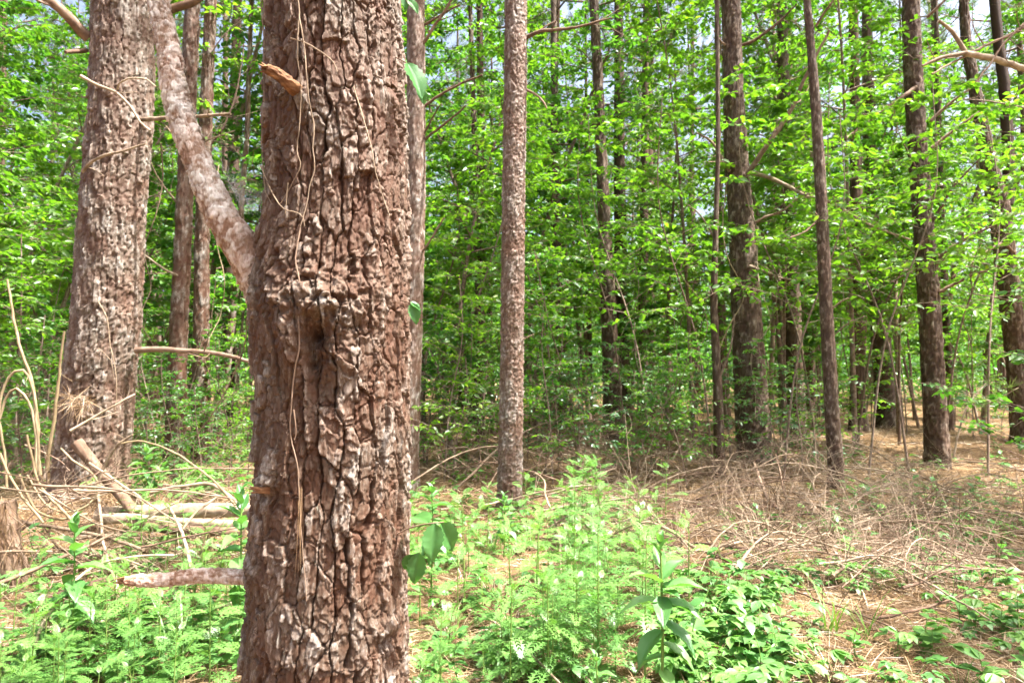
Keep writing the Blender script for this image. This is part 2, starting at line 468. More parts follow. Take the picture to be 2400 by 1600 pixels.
def bark_relief(th, z, circ, seed, pw=0.055, ph=0.13, deep=0.016, flake=0.006, fine=True):
    """height in metres of plated pine bark at angle th and height z, with plate, flake and layer numbers"""
    u = th / (2 * math.pi) * circ
    cx, sx = np.cos(th) * circ / 6.283, np.sin(th) * circ / 6.283
    s = pw / 0.055
    wu = 0.016 * s * fbm(cx * 14 / s, sx * 14 / s, z * 5 / s, seed) + 0.005 * s * fbm(cx * 60 / s, sx * 60 / s, z * 35 / s, seed + 2, 2)
    wv = 0.022 * s * fbm(cx * 12 / s, sx * 12 / s, z * 9 / s, seed + 4)
    u1 = np.mod(u + wu, circ); v1 = z + wv
    e, ori, i, j, dx, dy = voro(u1, v1, pw, ph, circ, seed + 10)
    plate = hsh(i, j, seed + 20)
    wid = 0.035 + 0.30 * ori * (0.2 + 0.8 * hsh(i, j + 3, seed + 21) ** 1.5)
    up = np.clip((e / wid - 0.25) / 0.6, 0, 1) ** 0.7
    depth = deep * (0.10 + 0.90 * ori * (0.35 + 0.65 * hsh(i, j, seed + 22)))
    h = -depth * (1 - up) + deep * 0.55 * (plate - 0.5)
    e2, o2, i2, j2, dx2, dy2 = voro(np.mod(u1 + 0.003 * s, circ), v1 * 1.0 + 0.01, pw * 0.46, ph * 0.40, circ, seed + 30)
    fl = hsh(i2, j2, seed + 31)
    h = h + flake * (fl - 0.5) * (0.4 + 0.6 * up) + flake * 0.7 * (dx2 * (hsh(i2, j2, seed + 32) - 0.5) - dy2 * 0.55 * hsh(i2, j2, seed + 33))
    h = h - flake * 0.45 * (1 - sstep(0.0, 0.13, e2))
    if fine:
        e3, o3, i3, j3, dx3, dy3 = voro(np.mod(u1 * 1.0 + 0.3 * wu, circ), v1 + 0.02, pw * 0.20, ph * 0.16, circ, seed + 40)
        f3 = hsh(i3, j3, seed + 41)
        amp = flake * 0.56 * (0.35 + 0.9 * (vnoise(cx * 25, sx * 25, z * 14, seed + 50) > -0.1))
        h = h + amp * (f3 - 0.5) - amp * 0.8 * dy3 * (0.3 + f3)
        fl = 0.6 * fl + 0.4 * f3
    h = h + 0.0012 * s * fbm(cx * 160, sx * 160, z * 80, seed + 60, 2)
    lay = np.clip(0.55 * plate + 0.45 * up * 0.5 + 0.22 + 0.25 * (fl - 0.5), 0, 1)
    return h, plate, fl, lay, np.where(up > 0.45, i * 4096.0 + np.mod(j, 4096), -1)

def trunk_mesh(name, zs, cxyr, cols, seed, mat, parent, pw, ph, deep, flake, fine=True, warp=None, ths=None, split=None, off=(0, 0, 0)):
    """zs: heights; cxyr(z) -> centre x, y and radius arrays. Displaced bark on a column."""
    zs = np.asarray(zs, float)
    th = np.linspace(0, 2 * math.pi, cols, endpoint=False) if ths is None else ths
    cx, cy_, r = cxyr(zs)
    T, Z = np.meshgrid(th, zs)
    rm = float(np.mean(r[:max(2, len(r) // 2)]))
    h, pl, fl, ly, pid = bark_relief(T, Z, 2 * math.pi * rm, seed, pw, ph, deep, flake, fine)
    RR = r[:, None] + h - deep * 0.1
    if warp is not None:
        RR = RR + warp(T, Z)
    V = np.stack([cx[:, None] + RR * np.cos(T), cy_[:, None] + RR * np.sin(T), Z], -1)
    n, k = len(zs), len(th)
    i = np.arange(n - 1)[:, None] * k; j = np.arange(k)[None]; j2 = (j + 1) % k
    F = np.stack([i + j, i + j2, i + k + j2, i + k + j], -1).reshape(-1, 4)
    V = V.reshape(-1, 3) - np.asarray(off, float)
    at = {'plate': pl.ravel(), 'flake': fl.ravel(), 'layer': ly.ravel()}
    def patch(nm, FF):
        u, inv = np.unique(FF, return_inverse=True)
        b = MB(); b.add(V[u], inv.reshape(FF.shape))
        return b.build(nm, mat, parent, not split or split[2] < 285, {q: a[u] for q, a in at.items()})
    if split:
        # every raised bark plate on the visible side is a part of its own, the fissures stay with the trunk
        z0, z1, most = split
        pv = pid.ravel()[F]
        fz = Z.ravel()[F[:, 0]]; ft = np.mod(T.ravel()[F[:, 0]], 2 * math.pi)
        ok = (pv[:, 0] >= 0) & (pv == pv[:, :1]).all(1) & (fz > z0) & (fz < z1) & (ft > math.pi * 0.98)
        ids, cnt = np.unique(pv[ok, 0], return_counts=True)
        keep = ids[np.argsort(-cnt)][:most]; keep = keep[np.isin(keep, ids[cnt > 12])]
        for q in keep:
            patch('bark_plate', F[ok & (pv[:, 0] == q)])
        F = F[~(ok & np.isin(pv[:, 0], keep))]
    return patch(name, F)

def branch_bark(name, pts, rad, cols, step, seed, mat, parent, pw=0.03, ph=0.05, deep=0.003, flake=0.003, m2=None):
    """a bent limb with flaky relief"""
    pts = np.asarray(pts, float)
    d = np.concatenate([[0], np.cumsum(np.linalg.norm(np.diff(pts, axis=0), axis=1))])
    n = max(6, int(d[-1] / step))
    s = np.linspace(0, d[-1], n)
    C = smooth_path(pts, n)
    r = np.interp(s, d, rad)
    T = np.gradient(C, axis=0); T /= np.linalg.norm(T, axis=1)[:, None]
    ax = np.array([0, 1.0, 0]) if abs(T.mean(0)[1]) < 0.8 else np.array([1.0, 0, 0])
    A = np.cross(T, ax); A /= np.linalg.norm(A, axis=1)[:, None]
    B = np.cross(T, A)
    th = np.linspace(0, 2 * math.pi, cols, endpoint=False)
    TH, S = np.meshgrid(th, s)
    h, pl, fl, ly, _pid = bark_relief(TH, S, 2 * math.pi * float(np.mean(r)), seed, pw, ph, deep, flake, True)
    RR = r[:, None] + h
    V = C[:, None] + RR[..., None] * (np.cos(TH)[..., None] * A[:, None] + np.sin(TH)[..., None] * B[:, None])
    i = np.arange(n - 1)[:, None] * cols; j = np.arange(cols)[None]; j2 = (j + 1) % cols
    F = np.stack([i + j, i + j2, i + cols + j2, i + cols + j], -1).reshape(-1, 4)
    b = MB(); b.add(V.reshape(-1, 3), F)
    e = V[-1]; cc = np.vstack([e, (e.mean(0) - T[-1] * r[-1] * 0.3)[None]]); q = np.arange(cols)
    b.add(cc, np.stack([(q + 1) % cols, q, np.full(cols, cols)], 1))
    z = np.full(cols + 1, 0.3)
    return b.build(name, mat, parent, True, {'plate': np.append(pl.ravel(), z), 'flake': np.append(fl.ravel(), z), 'layer': np.append(ly.ravel(), z * 0)})

def smooth_path(pts, n):
    """Catmull-Rom through the points"""
    pts = np.asarray(pts, float)
    if len(pts) < 3:
        t = np.linspace(0, 1, n)[:, None]
        return pts[0] * (1 - t) + pts[-1] * t
    d = np.concatenate([[0], np.cumsum(np.linalg.norm(np.diff(pts, axis=0), axis=1))])
    Q = np.vstack([2 * pts[0] - pts[1], pts, 2 * pts[-1] - pts[-2]])
    s = np.linspace(0, d[-1], n)
    k = np.clip(np.searchsorted(d, s, side='right') - 1, 0, len(pts) - 2)
    t = ((s - d[k]) / (d[k + 1] - d[k] + 1e-9))[:, None]
    a, b, c, e = Q[k], Q[k + 1], Q[k + 2], Q[k + 3]
    return 0.5 * (2 * b + (c - a) * t + (2 * a - 5 * b + 4 * c - e) * t ** 2 + (3 * b - a - 3 * c + e) * t ** 3)

def path_tube(b, pts, r0, r1, k=5, step=0.05, m=0, rnd=0.5, rng=None, wob=0.0):
    pts = np.asarray(pts, float)
    L = np.linalg.norm(np.diff(pts, axis=0), axis=1).sum()
    n = int(min(60, max(4, L / step)))
    C = smooth_path(pts, n)
    if wob and rng is not None:
        w = rng.normal(0, wob, (n, 3)); w = np.cumsum(w, 0); w -= np.linspace(0, 1, n)[:, None] * w[-1]
        C = C + w
    b.tube(C, np.linspace(r0, r1, n), k, m, rnd)
    return C

def side_twigs(b, C, r, rng, n, ln, k=3, m=0, depth=1, up=0.2, rnd=0.5):
    """thin side twigs along a limb"""
    for q in range(n):
        t = rng.uniform(0.15, 0.97); i = int(t * (len(C) - 1))
        tg = C[min(i + 1, len(C) - 1)] - C[max(i - 1, 0)]; tg /= np.linalg.norm(tg) + 1e-9
        d = rng.normal(0, 1, 3); d -= tg * d.dot(tg); d /= np.linalg.norm(d) + 1e-9
        d = d * rng.uniform(0.6, 1.1) + tg * rng.uniform(0.3, 1.0); d[2] += up; d /= np.linalg.norm(d)
        l = ln * rng.uniform(0.35, 1.0)
        bend = rng.normal(0, 0.22, 3)
        pts = [C[i], C[i] + d * l * 0.5, C[i] + d * l + bend * l]
        rr = max(0.0012, r * (1 - 0.7 * t) * rng.uniform(0.35, 0.6))
        c2 = smooth_path(pts, 6)
        b.tube(c2, np.linspace(rr, rr * 0.45, 6), k, m, rnd, cap=False)
        if depth > 1:
            side_twigs(b, c2, rr, rng, rng.integers(1, 4), ln * 0.5, k, m, depth - 1, up, rnd)

# ------------------------------------------------------------------ pine crowns (shared by all pines)
def needle_tufts(b, rng, pts, dirs, n=26, ln=0.17, w=0.004, m=1):
    """bundles of long needles around the twig ends"""
    pts = np.repeat(pts, n, 0); dirs = np.repeat(dirs, n, 0)
    k = len(pts)
    d = dirs + rng.normal(0, 0.62, (k, 3)); d /= np.linalg.norm(d, axis=1)[:, None]
    d[:, 2] -= 0.1
    st = pts - dirs * rng.uniform(0, 0.16, (k, 1))
    nn = rng.normal(0, 1, (k, 3))
    TV = [(-0.5, 0, 0), (0.5, 0, 0), (0.35, 0.6, -0.02), (0, 1, -0.09)]
    b.scatter(TV, [(0, 1, 2), (0, 2, 3)], st, d, nn, ln * rng.uniform(0.7, 1.15, k), w, m, rng.uniform(0, 1, k))

def crown_mesh(seed, h0, h1, rad, nb, dens=1.0):
    rng = np.random.default_rng(seed)
    b = MB()
    tp, td = [], []
    for q in range(nb):
        t = (q + rng.uniform(0, 0.9)) / nb
        z = h0 + (h1 - h0) * t
        L = rad * (1 - 0.72 * t) * rng.uniform(0.6, 1.15)
        a = q * 2.4 + rng.uniform(-0.5, 0.5)
        el = rng.uniform(-0.05, 0.35) + 0.6 * t
        d = np.array([math.cos(a) * math.cos(el), math.sin(a) * math.cos(el), math.sin(el)])
        p0 = np.array([0, 0, z])
        pts = [p0, p0 + d * L * 0.5 + rng.normal(0, 0.08, 3), p0 + d * L + np.array([0, 0, 0.15 * L])]
        C = path_tube(b, pts, 0.035 * (1.2 - t), 0.008, 4, 0.3, 0)
        ns = int(4.5 * dens * L / rad * 2.2) + 2
        for s in range(ns):
            u = rng.uniform(0.3, 1.0); i = int(u * (len(C) - 1))
            dd = d + rng.normal(0, 0.65, 3); dd[2] += 0.15; dd /= np.linalg.norm(dd)
            l = rng.uniform(0.25, 0.7)
            e = C[i] + dd * l
            b.tube(np.array([C[i], (C[i] + e) / 2 + rng.normal(0, 0.02, 3), e]), [0.007, 0.005, 0.004], 3, 0, 0.5, cap=False)
            for f in (1.0, 0.72, 0.45)[:rng.integers(2, 4)]:
                tp.append(C[i] + dd * l * f); td.append(dd)
    needle_tufts(b, rng, np.array(tp), np.array(td), 26)
    return b.mesh('crown', [M['twig'], M['needle']])
CROWNS = [crown_mesh(300 + k, 0.0, h, r, nb) for k, (h, r, nb) in enumerate([(6.5, 2.3, 30), (7.5, 2.7, 34), (5.5, 2.0, 26), (8.0, 2.4, 36)])]

def add_crown(root, k, x, y, z, sc=1.0, rz=0.0):
    o = link('crown', CROWNS[k % len(CROWNS)], root)
    o.location = (x, y, z); o.scale = (sc, sc, sc); o.rotation_euler = (0, 0, rz)
    return o

# ------------------------------------------------------------------ the big pine in front
D0 = 2.1
K = 2400.0 / 2352.0
prof = np.array([(-0, 606, 912), (100, 606, 917), (200, 605, 920), (300, 605, 930), (400, 608, 932), (500, 605, 935), (560, 596, 935),
                 (620, 584, 935), (680, 574, 936), (740, 577, 938), (800, 583, 938), (850, 590, 938), (900, 596, 938), (1000, 598, 941),
                 (1100, 595, 940), (1200, 592, 939), (1300, 586, 938), (1400, 582, 938), (1568, 576, 942)], float)
zp = np.array([P(1200, y * K, D0)[2] for y in prof[:, 0]])
xc = (prof[:, 1] + prof[:, 2]) / 2 * K; hw = (prof[:, 2] - prof[:, 1]) / 2 * K
xm = (xc - 1200) / FPX * D0; rm_ = hw / FPX * D0
o_ = np.argsort(zp)
zp, xm, rm_ = zp[o_], xm[o_], rm_[o_]
zk = np.concatenate([[-0.3, 0.0, 0.12], zp, [6, 11, 16]])
xk = np.concatenate([[xm[0], xm[0], xm[0]], xm, [xm[-1] + 0.05, xm[-1] + 0.12, xm[-1] + 0.1]])
rk = np.concatenate([[rm_[0] * 1.5, rm_[0] * 1.28, rm_[0] * 1.12], rm_, [rm_[-1] * 0.82, rm_[-1] * 0.5, 0.03]])
def main_c(z):
    return np.interp(z, zk, xk), np.full_like(z, D0), np.interp(z, zk, rk)

def surf0(px, py, off=0.0):
    """point of the front trunk's face seen at a pixel of the 2352 px frame, off metres proud; also angle and height"""
    px *= K; py *= K
    y = D0 - 0.2
    for _ in range(6):
        q = P(px, py, y)
        x0, y0, r = [float(v[0]) for v in main_c(np.array([q[2]]))]
        dx = q[0] - x0
        r2 = max((r + off) ** 2 - dx * dx, 1e-6)
        y = y0 - math.sqrt(r2)
    q = P(px, py, y)
    return q, math.atan2(q[1] - D0, q[0] - x0) % (2 * math.pi), q[2]

_, TH_H, Z_H = surf0(718, 765)
_, TH_K, Z_K = surf0(893, 1475)
_, TH_B, Z_B = surf0(620, 690)
_, TH_C, Z_C = surf0(850, 215)
_, TH_S, Z_S = surf0(612, 1125)
_, TH_R, Z_R = surf0(912, 235)
_, TH_U, Z_U = surf0(688, 214)
_, TH_L, Z_L = surf0(590, 1327)
def main_warp(T, Z):
    def g(t0, z0, st, sz):
        d = np.mod(T - t0 + math.pi, 2 * math.pi) - math.pi
        return np.exp(-(d / st) ** 2 - ((Z - z0) / sz) ** 2)
    w = -0.085 * g(TH_H + 0.05, Z_H - 0.002, 0.11, 0.030) - 0.045 * g(TH_H - 0.04, Z_H - 0.065, 0.09, 0.05) - 0.016 * g(TH_H + 0.02, Z_H - 0.17, 0.11, 0.08)
    w = w + 0.020 * g(TH_H + 0.10, Z_H + 0.080, 0.50, 0.060) + 0.016 * g(TH_H + 0.1, Z_H + 0.1, 0.8, 0.07) + 0.034 * g(TH_H + 0.34, Z_H - 0.05, 0.15, 0.07)
    w = w + 0.030 * g(TH_H - 0.30, Z_H - 0.03, 0.14, 0.08)
    w = w - 0.034 * g(TH_K, Z_K, 0.10, 0.020) + 0.018 * g(TH_K - 0.05, Z_K + 0.04, 0.25, 0.025) - 0.018 * g(TH_K + 0.05, Z_K - 0.07, 0.09, 0.06) + 0.012 * g(TH_K - 0.3, Z_K - 0.03, 0.12, 0.05)
    w = w + 0.012 * g(TH_C, Z_C, 0.10, 0.028) - 0.010 * g(TH_C, Z_C - 0.002, 0.03, 0.010)
    w = w + 0.02 * g(TH_S - 0.1, Z_S + 0.03, 0.15, 0.03) - 0.012 * g(TH_S, Z_S - 0.02, 0.2, 0.02)
    w = w + 0.014 * g(TH_R, Z_R, 0.35, 0.035) + 0.020 * g(TH_U, Z_U - 0.004, 0.16, 0.034) + 0.016 * g(TH_L - 0.1, Z_L, 0.28, 0.04)
    rough = 0.017 * (g(TH_H + 0.1, Z_H + 0.09, 0.75, 0.11) + 0.7 * g(TH_H, Z_H - 0.06, 0.3, 0.09))
    return w + rough * fbm(np.cos(T) * 14, np.sin(T) * 14, Z * 55, 3.0, 3)

root0 = thing('pine_tree', 'thick rough-barked pine trunk with a knot hollow and a pale side branch', 'tree', (xm[0], D0, float(gz(xm[0], D0))))
OFF0 = np.array(root0.location)
def shift(o, off):
    o.location = (-off[0], -off[1], -off[2])
    return o
front = np.linspace(math.pi * 0.88, math.pi * 2.12, 330)
back = np.linspace(math.pi * 2.12, math.pi * 2.88, 50)[1:-1]
ths = np.concatenate([front, back])
zz = np.concatenate([np.arange(-0.3, 0.12, 0.02), np.arange(0.12, 2.75, 0.0031), np.geomspace(2.76, 16, 70)])
trunk_mesh('trunk', zz, main_c, len(ths), 1.0, M['bark'], root0, 0.052, 0.16, 0.034, 0.0095, True, main_warp, ths, (0.2, 2.72, 290), OFF0)
add_crown(root0, 1, 0.1, 0, 8.0, 1.0, 0.4)

def pxpath(pts):
    """(x, y, depth) in the 2352 px frame -> places"""
    return np.array([P(x * K, y * K, d) for x, y, d in pts])

# side branch rising to the left
bp = pxpath([(640, 690, 2.10), (600, 635, 2.08), (560, 575, 2.06), (515, 510, 2.05), (482, 440, 2.05), (457, 380, 2.06), (430, 310, 2.08), (410, 250, 2.10), (399, 195, 2.11), (391, 140, 2.13), (378, 70, 2.15), (362, -10, 2.18), (345, -110, 2.25), (300, -300, 2.4), (260, -600, 2.6)])
br = np.array([66, 54, 43, 36, 33, 31, 30, 29.5, 29, 28, 27, 26, 24, 18, 8]) * K / FPX * 2.1
shift(branch_bark('branch', bp, br, 84, 0.004, 11.0, M['bark_red'], root0, 0.036, 0.060, 0.0045, 0.0055), OFF0)
# broken limb low on the left
bp = pxpath([(640, 1328, 2.05), (585, 1327, 2.03), (520, 1322, 2.02), (450, 1322, 2.0), (380, 1330, 1.98), (320, 1333, 1.97), (286, 1334, 1.96)])
shift(branch_bark('branch', bp, np.array([19, 18, 17.5, 17, 15.5, 13.5, 9]) * K / FPX * 2.0, 60, 0.004, 13.0, M['bark_red'], root0, 0.045, 0.06, 0.002, 0.0032), OFF0)
rng = np.random.default_rng(5)
b = MB()
for q in range(7):
    s = P(300 * K, (1334 + rng.uniform(-7, 7)) * K, 1.965)
    b.tube(np.array([s, s + np.array([-0.02, 0, rng.uniform(-0.003, 0.003)]), s + np.array([-0.032 - rng.uniform(0, 0.015), 0, rng.uniform(-0.005, 0.008)])]), [0.004, 0.003, 0.0008], 4)
shift(b.build('broken_end', M['wood'], root0), OFF0)
b = MB()
t = P(562 * K, 1312 * K, 2.02)
b.tube(np.array([t, t + (0.004, 0, 0.02), t + (0.002, 0, 0.042)]), [0.005, 0.003, 0.0015], 5)
shift(b.build('twig_stub', M['twig'], root0), OFF0)
# stubs
q0 = surf0(690, 215, -0.02)[0]; q1 = surf0(668, 196, 0.035)[0]
pe = P(612 * K, 158 * K, q1[1] - 0.03)
C = smooth_path([q0, q1, (q1 + pe) / 2 + np.array([0, 0, 0.006]), pe], 14)
shift(branch_bark('broken_stub', C, np.linspace(0.021, 0.0135, 14), 40, 0.003, 4.4, M['wood'], root0, 0.012, 0.06, 0.004, 0.003), OFF0)
b = MB()
for k in range(6):
    s = pe + rng.normal(0, 0.006, 3)
    b.tube(np.array([s + (0.015, 0, 0), s, s + np.array([-0.012, -0.004, rng.uniform(-0.004, 0.012)])]), [0.005, 0.004, 0.001], 4)
shift(b.build('splinter', M['wood'], root0), OFF0)
q1 = surf0(612, 1124, 0.0)[0]
b = MB()
for k in range(6):
    s = q1 + np.array([0.01, 0, rng.uniform(-0.008, 0.008)])
    b.tube(np.array([s, s + np.array([-0.025, -0.012, rng.uniform(0, 0.004)]), s + np.array([-0.045 - rng.uniform(0, 0.01), -0.02, rng.uniform(-0.004, 0.008)])]), [0.007, 0.005, 0.001], 5)
shift(b.build('splintered_stub', M['wood'], root0), OFF0)

# ------------------------------------------------------------------ vines creeping over the front trunk
def vine_on_trunk(paths, label, r=0.0022, mat='dead', off=0.014, seed=0):
    rng = np.random.default_rng(seed)
    b = MB()
    for pth in paths:
        pts = [surf0(x, y, off + rng.uniform(-0.002, 0.006))[0] for x, y in pth]
        path_tube(b, pts, r, r * 0.55, 5, 0.012, 0, rng.uniform(0.3, 1), rng, 0.0006)
    o = b.build('vine', M[mat])
    return tag(o, label, 'vine')
vine_on_trunk([[(685, 0), (692, 60), (700, 110), (706, 180), (712, 240), (722, 290), (718, 340), (722, 390), (710, 430), (704, 470), (690, 520)],
               [(692, 95), (730, 115), (762, 140), (775, 165)], [(668, 88), (690, 95)]],
              'pale dry vine hanging down the upper face of the thick front pine', 0.0026, 'dead', 0.016, 1)
vine_on_trunk([[(687, 20), (683, 120), (690, 200), (686, 290), (682, 345), (690, 380), (672, 420), (650, 460), (640, 470)], [(600, 380), (620, 430), (650, 478), (690, 492), (700, 520)], [(660, 420), (655, 490)]],
              'forked pale vine beside the orange stub on the front pine', 0.0022, 'dead', 0.016, 2)
vine_on_trunk([[(812, 200), (830, 260), (850, 330), (862, 395), (885, 470), (895, 495)]], 'thin straight twig slanting down the right face of the front pine', 0.0020, 'dead', 0.014, 3)
vine_on_trunk([[(690, 520), (680, 590), (690, 650), (688, 740), (690, 800), (680, 850), (674, 920), (670, 990), (684, 1060), (690, 1120), (694, 1200), (700, 1300), (704, 1380)], [(674, 940), (680, 990), (676, 1010)]],
              'long thin brown vine running down past the knot hollow', 0.0024, 'dead_brown', 0.012, 4)
def needle_bundle(name, label, pts, n, ln, spread, seed, hang=(0, 0, -1), w=0.0016, group=None, mat='straw', rnd=(0.1, 0.7)):
    rng = np.random.default_rng(seed)
    b = MB(); pts = np.asarray(pts, float)
    s = pts[rng.integers(0, len(pts), n)] + rng.normal(0, 0.004, (n, 3))
    d = np.array(hang) + rng.normal(0, spread, (n, 3))
    TV = [(-0.5, 0, 0), (0.5, 0, 0), (0.4, 0.5, 0.02), (-0.4, 0.5, 0.02), (0, 1, -0.03)]
    L = ln * rng.uniform(0.7, 1.1, n); r = rng.uniform(*rnd, n); nn = rng.normal(0, 1, (n, 3))
    b.scatter(TV, [(0, 1, 2), (0, 2, 3), (3, 2, 4)], s, d, nn, L, w, 0, r)
    return tag(b.build(name, M[mat]), label, 'pine needles', group)
needle_bundle('pine_needle_bundle', 'rust brown needles caught on the bark low on the front pine', [surf0(692, 1120, 0.02)[0], surf0(688, 1150, 0.02)[0]], 9, 0.22, 0.06, 3)
needle_bundle('pine_needle_bundle', 'orange dead needles hanging in the crook beside the pale side branch', [P(585 * K, 345 * K, 2.05), P(578 * K, 360 * K, 2.05)], 10, 0.19, 0.16, 4)

# ------------------------------------------------------------------ the other pines that can be picked out
def traced_pine(label, pts, base_py, depth, cols, rstep, seed, mat, relief, branches=(), crown=None, top=15.0, plates=0, fine=False, group=None, zbase=None):
    """pts: (x, y, width) down the trunk in the 2352 px frame; depth from where its foot meets the ground"""
    pts = np.array(pts, float)
    o = np.argsort(-pts[:, 1]); pts = pts[o]                       # from the foot up
    zs = np.array([P(1200, y * K, depth)[2] for y in pts[:, 1]])
    xs = (pts[:, 0] * K - 1200) / FPX * depth
    rs = pts[:, 2] * K / FPX * depth / 2
    g0 = float(gz(xs[0], depth))
    slope = (xs[-1] - xs[-2]) / (zs[-1] - zs[-2] + 1e-6) * 0.5
    zk = np.concatenate([[g0 - 0.25, g0 + 0.02], zs[zs > g0 + 0.1], [top]])
    m = zs > g0 + 0.1
    xk = np.concatenate([[xs[m][0], xs[m][0]], xs[m], [xs[-1] + slope * (top - zs[-1]) * 0.4]])
    rk = np.concatenate([[rs[m][0] * 1.5, rs[m][0] * 1.16], rs[m], [0.03]])
    cfn = lambda z: (np.interp(z, zk, xk), depth + 0.02 * np.sin(z * 0.7 + seed), np.interp(z, zk, rk))
    zvis = CAMZ + depth * 0.58
    zz = np.concatenate([np.arange(g0 - 0.25, min(zvis, top - 1), rstep), np.linspace(min(zvis, top - 1) + 0.2, top, 24)])
    root = thing('pine_tree', label, 'tree', (xs[m][0], depth, g0), group)
    off = np.array(root.location)
    pw, ph, deep, fl = relief
    trunk_mesh('trunk', zz, cfn, cols, seed, mat, root, pw, ph, deep, fl, fine, None, None, (g0, zvis, plates) if plates else None, off)
    rng = np.random.default_rng(int(seed * 31))
    for kind, bp, r0, r1, tw in branches:
        b = MB()
        q = [P(x * K, y * K, depth + dz) for x, y, dz in bp]
        C = path_tube(b, q, r0, r1, 6, 0.06, 0, rng.uniform(0.2, 0.9), rng, 0.004)
        if tw:
            side_twigs(b, C, r0, rng, tw, 0.5, 3, 0, 2)
        shift(b.build('branch', M[kind], root), off)
    if crown is not None:
        k, z = crown
        add_crown(root, k, float(np.interp(z, zk, xk)) - off[0], 0, z - off[2], 1.0, seed)
    return root, cfn, off

REL_BIG = (0.062, 0.20, 0.034, 0.013)
REL_MID = (0.045, 0.075, 0.013, 0.010)
REL_FAR = (0.06, 0.17, 0.030, 0.010)
traced_pine('stout brown pine wrapped in twisting vines beside the brush pile', [(262, 0, 132), (264, 150, 134), (264, 300, 136), (254, 450, 138), (250, 600, 140), (247, 720, 143), (238, 820, 148), (230, 900, 150), (225, 1000, 152), (216, 1105, 152)], 1110, 6.0,
            150, 0.011, 3.3, M['bark_grey'], REL_BIG,
            [('dead_brown', [(200, 85, -0.1), (170, 55, -0.2), (130, 15, -0.3), (80, -15, -0.4), (20, -60, -0.5)], 0.05, 0.025, 3),
             ('dead_brown', [(310, 62, 0), (390, 25, 0.1), (440, 5, 0.1), (520, -40, 0.2)], 0.052, 0.03, 2),
             ('dead_brown', [(310, 806, -0.1), (380, 805, -0.15), (450, 810, -0.2), (520, 818, -0.25), (572, 830, -0.3)], 0.030, 0.016, 2),
             ('dead', [(325, 275, -0.1), (400, 270, -0.2), (530, 262, -0.3)], 0.020, 0.012, 2),
             ('dead_brown', [(200, 116, -0.1), (150, 120, -0.3)], 0.022, 0.016, 0)], (0, 7.6), 15, 280, True)
traced_pine('mottled pine half hidden behind the front trunk with upswept dead branches', [(950, 0, 42), (952, 250, 44), (953, 500, 44), (948, 700, 46), (943, 900, 48), (938, 1050, 52)], 1120, 8.2, 60, 0.02, 5.1, M['bark_pale'], (0.05, 0.12, 0.012, 0.007),
            [('dead_brown', [(965, 112, 0), (1000, 60, -0.1), (1038, 0, -0.2), (1060, -40, -0.2)], 0.022, 0.014, 3),
             ('dead_brown', [(971, 58, 0), (1010, 35, -0.1), (1057, 12, -0.2)], 0.016, 0.01, 1),
             ('dead_brown', [(970, 248, 0), (1030, 205, -0.1), (1108, 172, -0.3)], 0.019, 0.010, 1),
             ('dead_brown', [(970, 315, 0), (995, 270, -0.1), (1014, 238, -0.2)], 0.014, 0.008, 0),
             ('dead_brown', [(974, 322, 0), (1020, 285, -0.1), (1070, 242, -0.2)], 0.018, 0.010, 1),
             ('dead_brown', [(962, 588, 0), (985, 560, -0.1), (1020, 500, -0.2)], 0.016, 0.009, 1)], (2, 8.5), 14)
traced_pine('straight pale pine with scaly pinkish bark standing in the low brush', [(1185, 0, 52), (1184, 200, 53), (1180, 400, 53), (1178, 600, 54), (1176, 800, 54), (1173, 1000, 55), (1170, 1150, 58)], 1150, 6.9, 84, 0.010, 7.7, M['bark_pale'], REL_MID,
            [('dead_brown', [(1206, 92, 0), (1240, 74, -0.1), (1310, 66, -0.2), (1406, 42, -0.3)], 0.022, 0.008, 3),
             ('dead_brown', [(1222, 86, -0.05), (1250, 62, -0.1), (1278, 48, -0.1)], 0.012, 0.006, 0),
             ('dead_brown', [(1206, 205, 0), (1236, 222, -0.1), (1256, 250, -0.15)], 0.016, 0.008, 0),
             ('dead', [(1196, 782, 0), (1226, 768, -0.15)], 0.010, 0.006, 0)], (3, 8.0), 15, 240, True)
traced_pine('very thin dark pine pole rising left of the pale scaly pine', [(1077, 0, 10), (1084, 200, 13), (1090, 330, 14), (1095, 500, 16), (1100, 700, 18), (1103, 1000, 22)], 1010, 13.0, 24, 0.05, 9.2, M['bark_dark'], REL_FAR,
            [('twig', [(1090, 100, 0), (1120, 40, 0), (1140, -20, 0)], 0.012, 0.006, 2), ('twig', [(1084, 130, 0), (1050, 160, 0), (1020, 170, 0)], 0.012, 0.006, 2)], (2, 9.5), 14)
traced_pine('dark straight pine rising out of the leafy thicket behind the arched brush', [(1368, 0, 22), (1378, 200, 24), (1386, 400, 27), (1394, 600, 32), (1402, 800, 40), (1408, 990, 48)], 1000, 14.0, 40, 0.04, 10.4, M['bark_dark'], REL_FAR,
            [('twig', [(1380, 170, 0), (1340, 120, 0), (1290, 90, 0)], 0.016, 0.008, 3), ('twig', [(1390, 150, 0), (1430, 110, 0), (1450, 60, 0)], 0.014, 0.008, 2)], (1, 10.0), 17)
